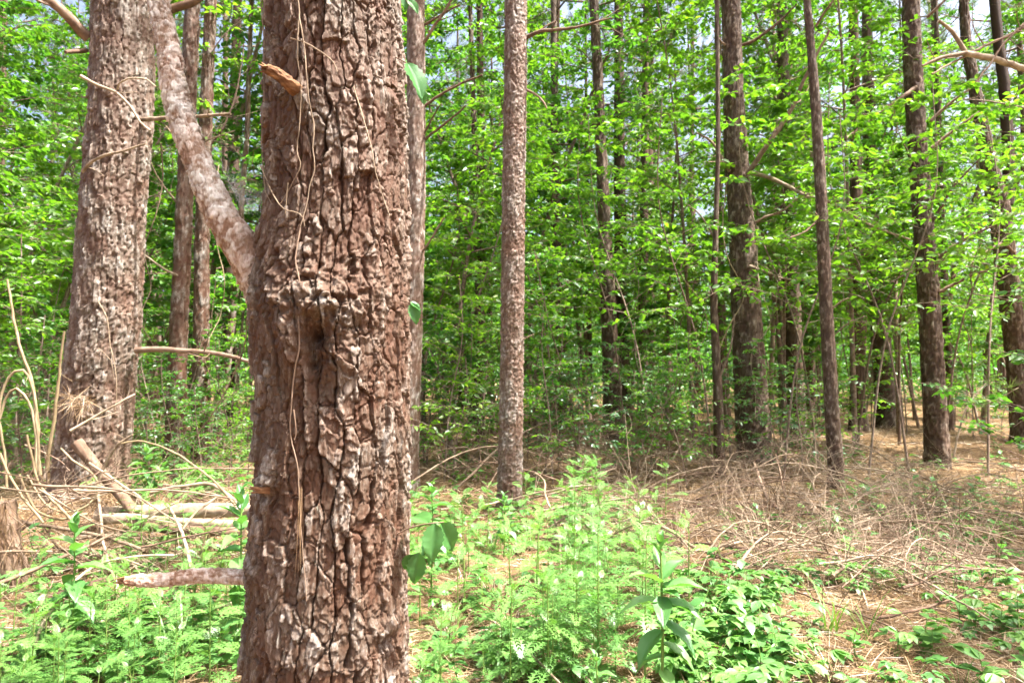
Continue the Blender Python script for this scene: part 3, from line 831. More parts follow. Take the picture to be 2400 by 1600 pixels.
traced_pine('stout dark pine with two whorls of dead branches draped in green shrub', [(1690, 0, 44), (1692, 200, 46), (1698, 380, 55), (1706, 480, 56), (1712, 600, 62), (1718, 750, 68), (1724, 900, 74), (1730, 1040, 82)], 1050, 10.6, 72, 0.022, 12.6, M['bark_dark'], REL_FAR,
            [('dead_brown', [(1712, 405, -0.1), (1730, 385, -0.2), (1766, 330, -0.3), (1818, 245, -0.4), (1846, 178, -0.5), (1905, 70, -0.6)], 0.042, 0.018, 3),
             ('dead_brown', [(1690, 408, 0), (1672, 385, -0.1), (1640, 330, -0.1), (1600, 305, -0.2)], 0.034, 0.014, 2),
             ('dead', [(1715, 395, -0.1), (1748, 403, -0.4), (1803, 427, -0.5), (1852, 455, -0.7), (1915, 472, -0.8), (1992, 515, -0.9), (2090, 550, -1.0)], 0.036, 0.014, 4),
             ('dead_brown', [(1715, 530, 0), (1745, 505, -0.1), (1800, 480, -0.2), (1850, 440, -0.3)], 0.024, 0.012, 2),
             ('dead_brown', [(1690, 105, 0), (1660, 100, -0.1), (1640, 70, -0.2)], 0.03, 0.014, 2),
             ('dead_brown', [(1700, 105, 0), (1740, 90, -0.1), (1790, 50, -0.2), (1830, 10, -0.3)], 0.03, 0.012, 3),
             ('dead', [(1722, 610, -0.2), (1760, 625, -0.4), (1800, 640, -0.5), (1870, 645, -0.6)], 0.026, 0.008, 3)], (0, 9.0), 16)
traced_pine('vine-tangled dark pine behind the stout whorled pine', [(1812, 300, 30), (1815, 500, 36), (1820, 700, 40), (1828, 980, 46)], 990, 14.5, 36, 0.05, 13.9, M['bark_dark'], REL_FAR, [], (1, 10.5), 16)
traced_pine('slender crooked pine with a foot in the twig litter', [(1870, 0, 17), (1876, 100, 19), (1884, 240, 23), (1890, 400, 25), (1893, 520, 27), (1898, 700, 29), (1906, 900, 31), (1914, 1060, 34), (1916, 1130, 37)], 1135, 7.9, 48, 0.018, 15.2, M['bark_dark'], (0.05, 0.11, 0.010, 0.005),
            [('dead_brown', [(1885, 500, 0), (1850, 530, -0.1), (1815, 545, -0.2)], 0.014, 0.007, 2), ('dead_brown', [(1873, 60, 0), (1900, 20, -0.1), (1930, -20, -0.2)], 0.016, 0.009, 2),
             ('dead', [(1912, 708, -0.1), (1935, 690, -0.2), (1950, 684, -0.2)], 0.012, 0.005, 1), ('twig', [(1915, 770, 0), (1950, 740, -0.1), (1990, 725, -0.2)], 0.009, 0.004, 2)], (2, 7.8), 12)
traced_pine('dark upright pine on the sunlit clearing with many right-hand dead limbs', [(2112, 0, 38), (2114, 150, 40), (2122, 350, 42), (2130, 500, 44), (2138, 700, 46), (2141, 850, 48), (2144, 1000, 50), (2145, 1062, 54)], 1065, 10.4, 64, 0.02, 17.5, M['bark_dark'], REL_FAR,
            [('dead_brown', [(2140, 340, -0.1), (2202, 290, -0.2), (2265, 245, -0.3)], 0.030, 0.012, 3), ('dead_brown', [(2138, 278, -0.1), (2180, 240, -0.2), (2238, 196, -0.4)], 0.028, 0.012, 2),
             ('dead_brown', [(2146, 505, -0.1), (2182, 437, -0.2), (2250, 364, -0.3)], 0.028, 0.010, 2), ('dead_brown', [(2150, 610, -0.1), (2168, 580, -0.2), (2220, 548, -0.3), (2300, 510, -0.5)], 0.030, 0.012, 3),
             ('dead_brown', [(2155, 672, -0.1), (2220, 640, -0.2), (2272, 619, -0.3), (2352, 590, -0.5)], 0.028, 0.010, 4), ('dead_brown', [(2110, 400, 0), (2090, 360, -0.1), (2066, 308, -0.1)], 0.018, 0.008, 1),
             ('dead_brown', [(2105, 200, -0.1), (2045, 242, -0.2), (1957, 308, -0.4)], 0.034, 0.014, 2), ('dead_brown', [(2130, 40, 0), (2170, 0, -0.1), (2200, -40, -0.1)], 0.024, 0.012, 2)], (3, 9.0), 16)
traced_pine('grey pine at the clearing edge that forks into two stems', [(2240, 100, 22), (2262, 250, 28), (2284, 380, 36), (2306, 480, 46), (2322, 650, 44), (2336, 800, 46), (2345, 985, 50)], 990, 13.0, 56, 0.03, 19.1, M['bark_dark'], REL_FAR,
            [('bark_dark', [(2312, 470, 0), (2316, 380, 0), (2304, 200, 0), (2288, 60, 0), (2280, -80, 0), (2270, -300, 0)], 0.12, 0.08, 0), ('dead_brown', [(2330, 580, -0.2), (2300, 560, -0.4), (2250, 590, -0.5), (2180, 640, -0.6)], 0.03, 0.01, 2), ('dead_brown', [(2320, 360, -0.2), (2352, 355, -0.4)], 0.03, 0.02, 0)], (0, 9.6), 16)
traced_pine('short-looking blackish pine seen between the two clearing pines', [(2010, 300, 30), (2016, 600, 38), (2024, 800, 42), (2032, 940, 46)], 950, 17.0, 30, 0.06, 21.3, M['bark_dark'], REL_FAR, [('twig', [(2012, 640, 0), (2000, 600, 0), (1990, 540, 0)], 0.02, 0.01, 2)], (1, 11.0), 17)
traced_pine('thin black pine stem just right of the clearing pine', [(2172, 500, 14), (2176, 800, 17), (2178, 1000, 20)], 1005, 16.0, 20, 0.07, 22.4, M['bark_dark'], REL_FAR, [], (2, 10.5), 14)
traced_pine('sun-flecked pine behind the vine-wrapped pine', [(425, 0, 34), (418, 300, 36), (414, 500, 38), (410, 700, 40), (407, 1000, 44)], 1050, 9.3, 44, 0.025, 23.8, M['bark'], REL_FAR,
            [('dead', [(425, 640, 0), (380, 620, -0.2), (325, 580, -0.3)], 0.02, 0.01, 2), ('dead', [(420, 380, 0), (470, 330, -0.1), (540, 300, -0.2)], 0.018, 0.008, 8), ('twig', [(415, 200, 0), (450, 140, 0), (460, 60, 0)], 0.018, 0.01, 8), ('twig', [(415, 300, 0), (380, 200, -0.1), (350, 120, -0.2)], 0.016, 0.006, 9), ('dead', [(415, 480, 0), (360, 400, -0.2), (330, 330, -0.3)], 0.016, 0.006, 8)], (0, 8.3), 15)
traced_pine('reddish pine beside the sun-flecked one with a lit foot', [(470, 0, 26), (462, 300, 30), (458, 550, 34), (460, 800, 38), (466, 1010, 42)], 1030, 10.4, 40, 0.028, 25.0, M['bark'], REL_FAR,
            [('twig', [(465, 350, 0), (510, 300, 0), (540, 220, 0), (560, 100, 0)], 0.02, 0.008, 10), ('twig', [(462, 160, 0), (510, 90, -0.1), (560, 40, -0.1)], 0.016, 0.006, 10), ('twig', [(460, 500, 0), (520, 440, -0.1), (580, 400, -0.1)], 0.016, 0.006, 9)], (2, 8.9), 15)
traced_pine('thin leaning grey trunk right of the reddish pine', [(560, 300, 12), (545, 550, 14), (525, 800, 18), (505, 1000, 22)], 1010, 12.0, 20, 0.05, 26.2, M['bark_pale'], REL_FAR, [], (1, 9.5), 14)
traced_pine('smooth olive-brown pole in front of the dark thicket', [(1655, 350, 10), (1648, 500, 12), (1640, 700, 17), (1648, 900, 22), (1650, 1060, 26)], 1065, 9.2, 24, 0.04, 27.3, M['bark_dark'], (0.04, 0.2, 0.004, 0.003), [('twig', [(1648, 560, 0), (1615, 500, 0), (1580, 470, 0)], 0.016, 0.008, 2), ('twig', [(1648, 880, 0), (1680, 800, -0.1), (1688, 720, -0.1)], 0.018, 0.008, 2)], (2, 8.8), 12)
traced_pine('twin slim brown trunk left of the dark straight pine', [(1275, 300, 18), (1282, 600, 21), (1288, 800, 25), (1293, 985, 30)], 990, 16.0, 26, 0.06, 28.7, M['bark_dark'], REL_FAR, [], (0, 10.8), 16)
# the pine whose pale dead limb reaches in from the right
r_, c_, o__ = traced_pine('pine with a long pale forked dead limb reaching over the clearing', [(2620, 0, 70), (2630, 500, 76), (2640, 1000, 84)], 1200, 6.2, 40, 0.06, 29.9, M['bark_pale'], REL_FAR,
            [('dead', [(2600, 215, 0), (2480, 175, -0.2), (2352, 150, -0.4), (2280, 133, -0.5), (2216, 122, -0.6)], 0.036, 0.024, 0),
             ('dead', [(2216, 122, -0.6), (2195, 85, -0.6), (2156, 48, -0.65)], 0.022, 0.013, 0), ('dead', [(2218, 122, -0.6), (2170, 132, -0.65), (2118, 152, -0.7)], 0.020, 0.010, 1),
             ('dead_brown', [(2600, -40, 0), (2400, 40, -0.3), (2260, 110, -0.5), (2140, 170, -0.7)], 0.022, 0.007, 5),
             ('dead_brown', [(2600, 40, 0), (2420, 20, -0.3), (2330, 70, -0.5), (2240, 190, -0.6)], 0.020, 0.006, 6)], (3, 8.4), 15)

# ------------------------------------------------------------------ background pines, copies of a few kinds
def pine_proto(seed, h, r, label):
    rng = np.random.default_rng(seed)
    root = thing('pine_tree', label, 'tree', (0, 0, 0), 'pines deep in the wood')
    zs = np.concatenate([np.arange(-0.3, 9, 0.16), np.linspace(9.2, h, 12)])
    sw = rng.normal(0, 0.06, 2)
    f = lambda z: (sw[0] * np.sin(z * 0.35), sw[1] * np.sin(z * 0.31 + 1), r * (1 - 0.85 * np.clip(z / h, 0, 1) ** 1.3) + r * 0.3 * np.exp(-np.maximum(z, 0) / 0.25))
    trunk_mesh('trunk', zs, f, 20, seed, M['far_bark'], root, 0.07, 0.2, 0.02, 0.01, False)
    for q in range(7):
        z = rng.uniform(2.2, 8.5); a = rng.uniform(0, 6.28); L = rng.uniform(0.5, 1.9); el = rng.uniform(0.0, 0.7)
        d = np.array([math.cos(a) * math.cos(el), math.sin(a) * math.cos(el), math.sin(el)])
        b = MB()
        C = path_tube(b, [(0, 0, z), d * L * 0.5 + (0, 0, z), d * L + np.array([0, 0, z - 0.1])], 0.022, 0.007, 4, 0.25, 0, 0.4, rng, 0.01)
        side_twigs(b, C, 0.014, rng, 4, 0.45, 3, 0, 1)
        b.build('dead_branch', M['twig'], root)
    add_crown(root, seed, 0, 0, h * 0.58, 1.0, seed)
    return root
PP = [pine_proto(41, 17, 0.13, 'slim straight background pine deep in the wood'), pine_proto(42, 18, 0.18, 'thicker dark background pine deep in the wood'),
      pine_proto(43, 15, 0.09, 'thin pole-like background pine deep in the wood'), pine_proto(44, 18, 0.155, 'slightly swaying background pine deep in the wood')]
rng = np.random.default_rng(1234)
spots = []
near = [(-3.62, 6), (-1.2, 8.2), (0, 6.9), (-0.6, 13), (2.1, 14), (3.7, 10.6), (6, 14.5), (3.7, 7.9), (6.4, 10.4), (9.7, 13), (9.2, 17), (10.3, 16), (-4.5, 9.3), (-4.7, 10.4), (-5, 12), (2.8, 9.2), (1.1, 16), (-0.57, 2.1)]
tries = 0
while len(spots) < 96 and tries < 9000:
    tries += 1
    y = rng.uniform(15, 44) if len(spots) < 88 else rng.uniform(10, 20)
    x = rng.uniform(-0.85, 0.85) * y
    if all((x - a) ** 2 + (y - c) ** 2 > 2.0 ** 2 for a, c in spots + near):
        px = 1200 + x / y * FPX
        if y < 20 and not (20 < px < 130 or px > 1250 and False):
            if y < 15 and abs(px - 1200) < 1180:
                continue
        spots.append((x, y))
for q, (x, y) in enumerate(spots):
    k = int(rng.integers(0, 4))
    sc = rng.uniform(0.85, 1.15)
    loc = (x, y, float(gz(x, y)))
    if q < 4:
        o = PP[q]; o.location = loc; o.rotation_euler = (0, 0, rng.uniform(0, 6.28))
    else:
        copy_tree(PP[k], loc, rng.uniform(0, 6.28), (sc, sc, rng.uniform(0.9, 1.1)), None, (rng.normal(0, 0.012), rng.normal(0, 0.012)))
# pines standing round the photographer, part of the same wood
for q, (x, y, k) in enumerate([(-2.6, -2.6, 0), (1.0, -4.6, 1), (8.6, 5.2, 2), (4.6, -4.4, 3), (-5.6, 1.6, 1), (9.5, -0.8, 0), (-6.4, 4.9, 2), (3.6, -6.5, 3), (9.0, 7.4, 2), (12, 2.5, 1), (-9.5, 7.6, 0)]):
    copy_tree(PP[k], (x, y, float(gz(x, y))), q * 1.7, 1.0, 'tall background pine standing outside the picture around the viewpoint')

# ------------------------------------------------------------------ broadleaf understorey
KITE = ([(0, 0, 0), (-0.5, 0.42, 0.10), (0, 1.0, -0.06), (0.5, 0.42, 0.10)], [(0, 3, 2), (0, 2, 1)])
HEX = ([(0, 0, 0), (-0.42, 0.28, 0.10), (-0.40, 0.62, 0.07), (0, 1.0, -0.10), (0.40, 0.62, 0.07), (0.42, 0.28, 0.10), (0, 0.5, 0.0)],
       [(0, 6, 1), (1, 6, 2), (2, 6, 3), (3, 6, 4), (4, 6, 5), (5, 6, 0)])
OVAL = ([(0, 0, 0), (-0.30, 0.16, 0.05), (-0.48, 0.42, 0.08), (-0.34, 0.72, 0.03), (0, 1.0, -0.14), (0.34, 0.72, 0.03), (0.48, 0.42, 0.08), (0.30, 0.16, 0.05), (0, 0.30, 0.01), (0, 0.66, -0.01)],
        [(0, 8, 1), (1, 8, 2), (2, 8, 9), (2, 9, 3), (3, 9, 4), (4, 9, 5), (5, 9, 6), (6, 9, 8), (6, 8, 7), (7, 8, 0)])

def spray_leaves(b, rng, C, n, ls, m, tpl=KITE, wr=0.52, flat=0.6):
    """leaves in flat sprays on both sides of a twig"""
    t = rng.uniform(0.12, 1.0, n); i = np.clip((t * (len(C) - 1)).astype(int), 0, len(C) - 2)
    f = (t * (len(C) - 1) - i)[:, None]
    p = C[i] * (1 - f) + C[i + 1] * f
    tg = C[i + 1] - C[i]; tg /= np.linalg.norm(tg, axis=1)[:, None] + 1e-9
    up = np.array([0, 0, 1.0]); side = np.cross(tg, up); side /= np.linalg.norm(side, axis=1)[:, None] + 1e-9
    s = rng.choice([-1, 1], n)[:, None]
    d = side * s * rng.uniform(0.5, 1.1, (n, 1)) + tg * rng.uniform(0.1, 0.9, (n, 1)) + rng.normal(0, 0.22, (n, 3)); d[:, 2] -= rng.uniform(-0.1, 0.45, n)
    nn = up + rng.normal(0, flat, (n, 3))
    L = ls * rng.uniform(0.55, 1.2, n)
    b.scatter(*tpl, p + d * 0.012, d, nn, L, L * wr, m, np.clip(rng.normal(0.5, 0.25, n), 0, 1))

def broadleaf(seed, h, spread, nb, ls, leafm, label, tpl=KITE, lpt=10, z0=0.25, wr=0.52, name='understory_tree', cat='tree', group='broadleaf saplings between the pines', r0=0.03, up=0.35, twigs=7):
    rng = np.random.default_rng(seed)
    root = thing(name, label, cat, (0, 0, 0), group)
    w = MB(); lf = MB()
    lean = rng.normal(0, 0.12, 2)
    stem = smooth_path([(0, 0, -0.15), (lean[0] * h * 0.3, lean[1] * h * 0.3, h * 0.35), (lean[0] * h, lean[1] * h, h * 0.7), (lean[0] * h * 1.2, lean[1] * h * 0.8, h)], 16)
    w.tube(stem, np.linspace(r0, 0.006, 16), 6)
    for q in range(nb):
        t = z0 + (1 - z0) * (q + rng.uniform(0, 1)) / nb
        i = min(int(t * 15), 14); p0 = stem[i] + (stem[i + 1] - stem[i]) * (t * 15 - i)
        a = q * 2.4 + rng.uniform(-0.6, 0.6); L = spread * (1.05 - 0.75 * t) * rng.uniform(0.6, 1.2)
        d = np.array([math.cos(a), math.sin(a), up + rng.uniform(-0.2, 0.35)]); d /= np.linalg.norm(d)
        pts = [p0, p0 + d * L * 0.5 + rng.normal(0, 0.05, 3), p0 + d * L + np.array([0, 0, -0.12 * L])]
        C = smooth_path(pts, 9)
        w.tube(C, np.linspace(r0 * 0.4 * (1.2 - t), 0.003, 9), 4, 0, 0.5, cap=False)
        spray_leaves(lf, rng, C, lpt, ls, 0, tpl, wr)
        for s in range(twigs):
            u = rng.uniform(0.25, 1.0); i2 = min(int(u * 8), 7)
            tg = C[i2 + 1] - C[i2]; tg /= np.linalg.norm(tg)
            sd = np.cross(tg, (0, 0, 1.0)) * rng.choice([-1, 1]) + tg * rng.uniform(0.2, 0.9) + rng.normal(0, 0.2, 3)
            sd /= np.linalg.norm(sd); l = L * rng.uniform(0.25, 0.5)
            c2 = smooth_path([C[i2], C[i2] + sd * l * 0.5, C[i2] + sd * l + np.array([0, 0, -0.1 * l])], 5)
            w.tube(c2, np.linspace(0.004, 0.0018, 5), 3, 0, 0.5, cap=False)
            spray_leaves(lf, rng, c2, lpt, ls, 0, tpl, wr)
    w.build('trunk', M['twig'], root)
    lf.build('crown', M[leafm], root)
    return root

UT = [broadleaf(61, 5.5, 1.9, 26, 0.12, 'leaf_sun', 'bright yellow-green broadleaf sapling among the pines', HEX, 15, 0.38),
      broadleaf(62, 6.5, 2.1, 30, 0.115, 'leaf_sun', 'tall lime-green broadleaf sapling among the pines', HEX, 15, 0.38),
      broadleaf(63, 4.5, 1.7, 24, 0.125, 'leaf_mid', 'mid-green broadleaf sapling with layered sprays of leaves', HEX, 13, 0.3, 0.62),
      broadleaf(64, 7.5, 2.3, 32, 0.14, 'leaf_mid', 'tall mid-green broadleaf sapling reaching into the pine crowns', HEX, 15, 0.38),
      broadleaf(65, 3.4, 1.4, 20, 0.11, 'leaf_cool', 'cool green broadleaf sapling with drooping sprays', HEX, 12)]
TT = [broadleaf(81, 11.0, 2.7, 40, 0.13, 'leaf_sun', 'very tall lime-green broadleaf tree filling the canopy', HEX, 13, 0.30, 0.52, 'understory_tree', 'tree', 'broadleaf saplings between the pines', 0.06, 0.3, 8),
      broadleaf(82, 9.5, 2.5, 36, 0.125, 'leaf_sun', 'tall airy yellow-green broadleaf tree', HEX, 12, 0.32, 0.52, 'understory_tree', 'tree', 'broadleaf saplings between the pines', 0.05, 0.3, 8),
      broadleaf(83, 12.5, 3.0, 42, 0.135, 'leaf_mid', 'very tall mid-green broadleaf tree filling the canopy', HEX, 13, 0.35, 0.52, 'understory_tree', 'tree', 'broadleaf saplings between the pines', 0.07, 0.3, 8)]
SH = [broadleaf(71, 1.7, 1.0, 14, 0.075, 'leaf_cool', 'dark cool-green leafy shrub under the pines', HEX, 7, 0.12, 0.5, 'shrub', 'shrub', 'leafy shrubs under the pines', 0.014, 0.5, 4),
      broadleaf(72, 2.2, 1.1, 16, 0.08, 'leaf_mid', 'mid-green leafy shrub under the pines', HEX, 8, 0.1, 0.5, 'shrub', 'shrub', 'leafy shrubs under the pines', 0.015, 0.5, 4),
      broadleaf(73, 1.2, 0.8, 12, 0.06, 'leaf_sun', 'low bright leafy shrub under the pines', HEX, 7, 0.1, 0.5, 'shrub', 'shrub', 'leafy shrubs under the pines', 0.010, 0.5, 4)]
used = set()
BASE = {}
def place(protos, k, x, y, rz, sc, label=None):
    key = (id(protos), k)
    BASE.setdefault(key, protos[k]['label'])
    loc = (x, y, float(gz(x, y)))
    if key not in used:
        used.add(key)
        o = protos[k]; o.location = loc; o.rotation_euler = (0, 0, rz); o.scale = (sc, sc, sc)
        if label:
            o['label'] = label
        return o
    return copy_tree(protos[k], loc, rz, sc, label or BASE[key])
rng = np.random.default_rng(4321)
def place_px(protos, k, px, depth, sc, label=None):
    return place(protos, k, (px * K - 1200) / FPX * depth, depth, rng.uniform(0, 6.28), sc, label)
# depth, px ranges that keep the clearing on the right open
n = 0
while n < 135:
    y = rng.uniform(11.5, 36); px = rng.uniform(-150, 2500)
    if px > 1880 and y < 17:
        continue
    if (1180 < px < 1900 and y < 13.5) or (1290 < px < 1480 and y < 16):
        continue
    if 1180 < px < 1700 and y < 20 and rng.uniform() < 0.5:
        continue
    k = rng.choice(5, p=[0.27, 0.24, 0.2, 0.19, 0.10])
    place_px(UT, int(k), px, y, rng.uniform(0.8, 1.25)); n += 1
for px, d, k, sc in [(-60, 8.5, 0, 1.0), (60, 9.5, 2, 1.0), (-150, 7.5, 1, 0.9), (130, 10.5, 0, 0.9), (1050, 9.6, 2, 0.8), (1540, 13.4, 2, 0.8), (1590, 13.6, 0, 0.8), (1800, 12.6, 1, 0.9), (1240, 12.5, 0, 0.7), (1960, 12.0, 1, 0.9), (2060, 13, 0, 1.0),
                     (2250, 15, 2, 1.0), (2400, 12, 1, 1.0), (1240, 12, 1, 1.0), (540, 13, 3, 1.0), (330, 12, 2, 1.0)]:
    place_px(UT, k, px, d, sc)
for q in range(110):
    y = rng.uniform(9, 30); px = rng.uniform(-50, 2420)
    if (px > 1850 and y < 15) or (1300 < px < 1850 and y < 12):
        continue
    place_px(SH, int(rng.integers(0, 3)), px, y, rng.uniform(0.7, 1.2))
for px, d, k, sc, lb in [(1675, 9.8, 0, 0.85, 'dark green shrub hugging the foot of the stout whorled pine'), (1500, 9.0, 1, 0.7, None), (1450, 9.6, 0, 0.8, None), (1040, 8.8, 2, 1.3, None), (1100, 9.4, 1, 0.9, None), (980, 10, 1, 1.0, None),
                         (1250, 9, 1, 0.9, None), (1840, 9.0, 0, 0.85, None), (30, 7.5, 1, 0.9, None), (100, 8.2, 0, 1.0, None), (420, 8.5, 2, 0.8, None), (540, 9.2, 1, 0.8, None), (1330, 8.6, 0, 1.0, None), (-60, 6.5, 1, 0.9, None)]:
    place_px(SH, k, px, d, sc, lb)

n = 0
while n < 74:
    y = rng.uniform(12.5, 34); px = rng.uniform(-150, 2500)
    if (1220 < px < 1560 and y < 15.5) or (px > 2050 and y < 15) or (1620 < px < 1780 and y < 14):
        continue
    place_px(TT, int(rng.integers(0, 3)), px, y, rng.uniform(0.8, 1.15)); n += 1
for px, d, k, sc in [(1590, 13.2, 1, 0.9), (1530, 15.8, 0, 0.9), (1800, 12.3, 1, 0.9), (1960, 12.5, 0, 0.95), (2060, 14.5, 1, 1.0), (1230, 15.0, 1, 0.9), (1030, 12, 0, 0.9), (60, 10, 1, 0.85), (-60, 9, 0, 0.8), (2250, 16, 0, 1), (2420, 13, 1, 0.9)]:
    place_px(TT, k, px, d, sc)
for x, y, k in [(4.3, 0.5, 1), (9.8, 6.4, 1), (3.0, -2.6, 1), (-4.6, 0.4, 1)]:      # unseen, added beside the camera to dapple the trunk and ground with shade
    place(TT, k, x, y, x * 3.0, 0.95, 'tall unseen broadleaf tree added near the viewpoint to cast dappled shade')

NB = [broadleaf(91, 2.6, 1.2, 20, 0.085, 'leaf_sun', 'slender young sapling with small bright leaves', HEX, 9, 0.12, 0.5, 'sapling', 'sapling', 'slender young saplings', 0.012, 0.4, 5),
      broadleaf(92, 3.2, 1.4, 20, 0.09, 'leaf_mid', 'slender young sapling with mid-green leaves', HEX, 8, 0.15, 0.5, 'sapling', 'sapling', 'slender young saplings', 0.014, 0.4, 5)]
NB.append(broadleaf(93, 5.6, 1.9, 17, 0.125, 'leaf_sun', 'tall sparse sapling with airy sprays of bright leaves', HEX, 8, 0.42, 0.55, 'sapling', 'sapling', 'slender young saplings', 0.018, 0.3, 5))
for px, d, sc in [(1500, 9.6, 0.95), (1640, 9.0, 0.9), (1790, 8.6, 0.85), (1985, 9.2, 0.95), (2085, 9.4, 1.0), (2260, 9.4, 1.0), (1290, 10.0, 0.95), (1440, 11.0, 1.0), (2380, 8.6, 0.95), (1880, 9.8, 1.05), (1030, 9.8, 0.9), (20, 8.6, 0.95), (2160, 12, 1.1)]:
    place_px(NB, 2, px, d, sc)
for px, d, k, sc in [(350, 7.4, 0, 0.55), (470, 7.2, 1, 0.5), (570, 7.8, 2, 0.8), (60, 6.8, 0, 0.7), (410, 8.4, 1, 0.7), (120, 7.2, 2, 0.9), (530, 6.8, 2, 0.6)]:
    place_px(SH, k, px, d, sc)
for px, d, k, sc in [(1020, 8.6, 0, 1.0), (1070, 9.4, 0, 0.9), (1110, 10.2, 1, 0.9), (1270, 8.4, 0, 0.85), (1330, 9.2, 1, 0.9), (1450, 8.4, 1, 0.6), (1530, 8.8, 0, 0.8), (1580, 8.4, 1, 0.65), (1500, 12.0, 0, 0.9), (1610, 9.6, 0, 0.7), (1790, 9.2, 1, 0.6), (1860, 9.8, 0, 0.8),
                     (1800, 10.6, 1, 1.0), (1960, 13.0, 0, 1.2), (2080, 15.0, 0, 1.3), (2230, 14.0, 0, 1.2), (2420, 7.2, 1, 1.0), (40, 7.6, 0, 1.1), (110, 8.8, 1, 1.0), (-20, 6.8, 0, 1.0), (330, 9.8, 0, 0.9), (520, 11, 0, 1.1), (370, 8.6, 1, 0.7), (1210, 10.5, 0, 1.1)  , (2500, 5.6, 1, 0.9), (2440, 6.4, 1, 1.0)]:
    place_px(NB, k, px, d, sc)

# far wood, one mass
def far_wood():
    rng = np.random.default_rng(99)
    b = MB()
    nC = 4200
    a = rng.uniform(-0.86, 0.86, nC); y = rng.uniform(36, 66, nC); x = a * y
    z = gz(x, y) + np.abs(rng.normal(0, 1, nC)) * 5.5 + 0.2
    n = 23
    c = np.repeat(np.stack([x, y, z], 1), n, 0) + rng.normal(0, 1, (nC * n, 3)) * (0.9, 0.9, 0.55)
    c[:, 2] = np.maximum(c[:, 2], 0.1)
    d = rng.normal(0, 1, (nC * n, 3)); nn = np.array([0, 0, 1.0]) + rng.normal(0, 0.6, (nC * n, 3))
    r = np.clip(np.repeat(rng.uniform(0, 1, nC), n) * 0.6 + rng.uniform(0, 0.4, nC * n), 0, 1)
    b.scatter(*KITE, c, d, nn, rng.uniform(0.22, 0.40, nC * n), 0.19, 0, r)
    o = b.build('far_wood', M['leaf_mid']); o['kind'] = 'stuff'; tag(o, 'distant mass of green wood closing the view behind the pines', 'wood')
far_wood()

# ------------------------------------------------------------------ pine straw on the floor
def straw(name, label, n, gen, seed, w, ln, lift, raise_=0.04):
    rng = np.random.default_rng(seed)
    b = MB()
    x, y = gen(rng, n)
    z = gz(x, y) + rng.uniform(0.002, lift, n)
    a = rng.uniform(0, 6.283, n)
    d = np.stack([np.cos(a), np.sin(a), rng.normal(0, 0.16, n)], 1)
    nn = np.array([0, 0, 1.0]) + rng.normal(0, 0.5, (n, 3))
    TV = [(-0.5, 0, 0), (0.5, 0, 0), (0.5, 0.5, raise_), (-0.5, 0.5, raise_), (0.2, 1, -0.02), (-0.2, 1, -0.02)]
    r = np.clip(rng.normal(0.55, 0.25, n) + 0.25 * vnoise(x * 2.2, y * 2.2, 0, 8.0), 0, 1)
    b.scatter(TV, [(0, 1, 2, 3), (3, 2, 4, 5)], np.stack([x, y, z], 1), d, nn, ln * rng.uniform(0.6, 1.2, n), w, 0, r)
    o = b.build(name, M['straw']); o['kind'] = 'stuff'; tag(o, label, 'pine straw')
def gen_near(rng, n):
    y = 1.6 + 5.4 * rng.uniform(0, 1, n) ** 1.25; x = rng.uniform(-0.84, 0.84, n) * y
    return x, y
def gen_far(rng, n):
    y = 6.0 + 14 * rng.uniform(0, 1, n) ** 1.3; x = rng.uniform(-0.84, 0.84, n) * y
    return x, y
straw('pine_straw', 'loose tan pine needles littering the near forest floor', 64000, gen_near, 1, 0.0028, 0.17, 0.035)
straw('pine_straw', 'tan pine needle litter on the floor between the farther pines', 56000, gen_far, 2, 0.006, 0.26, 0.05)

# ------------------------------------------------------------------ fallen branches
def fallen(paths, label, r0, r1, mat='dead', twigs=6, tl=0.4, seed=0, name='fallen_branch', depth2=2, up=0.15, group=None, k=6, cat='branch'):
    """paths: lists of places; the first is the main stem"""
    rng = np.random.default_rng(seed)
    b = MB()
    for q, pts in enumerate(paths):
        f = 1.0 if q == 0 else 0.6
        C = path_tube(b, pts, r0 * f, r1 * f, k, 0.05, 0, rng.uniform(0.2, 0.8), rng, 0.0025)
        if twigs:
            side_twigs(b, C, max(r0 * 0.85 * f, 0.006), rng, max(1, int(twigs * f)), tl, 3, 0, depth2, up, rng.uniform(0.3, 0.9))
    o = b.build(name, M[mat])
    return tag(o, label, cat, group)
def gp(pts, up=0.06, s=1.0):
    return [G(x, y, up if np.isscalar(up) else up[i]) for i, (x, y) in enumerate(pts)]
def z6(pts):   # measured in an enlargement whose corner is at 1640, 1040
    return [(1640 + x / 2.8, 1040 + y / 2.8) for x, y in pts]
def z3(pts):
    return [(920 + x / 2.8, 1040 + y / 2.8) for x, y in pts]
def zb(pts):
    return [(930 + x / 4.481, 900 + y / 4.481) for x, y in pts]
fallen([gp(z6([(-250, 720), (0, 690), (300, 640), (500, 625), (760, 640), (1020, 720), (1230, 775), (1500, 920), (1900, 1150)]), 0.14)], 'long bleached branch sweeping across the twig litter', 0.013, 0.004, 'dead', 12, 0.5, 1)
fallen([gp(z6([(450, 632), (880, 662), (1200, 622), (1450, 632), (1700, 700), (2000, 860)]), 0.12)], 'bleached branch bowing over the right side of the twig litter', 0.010, 0.004, 'dead', 10, 0.45, 2)
fallen([gp(z6([(280, 390), (370, 470), (400, 650), (480, 890)]), [0.3, 0.22, 0.12, 0.05])], 'pale stick leaning down into the twig litter', 0.010, 0.006, 'dead', 3, 0.3, 3)
fallen([gp(z6([(0, 690), (300, 820), (700, 1000), (1050, 1110), (1400, 1270)]), 0.08)], 'straight grey branch slanting through the litter towards the green creepers', 0.010, 0.004, 'dead_brown', 12, 0.45, 4)
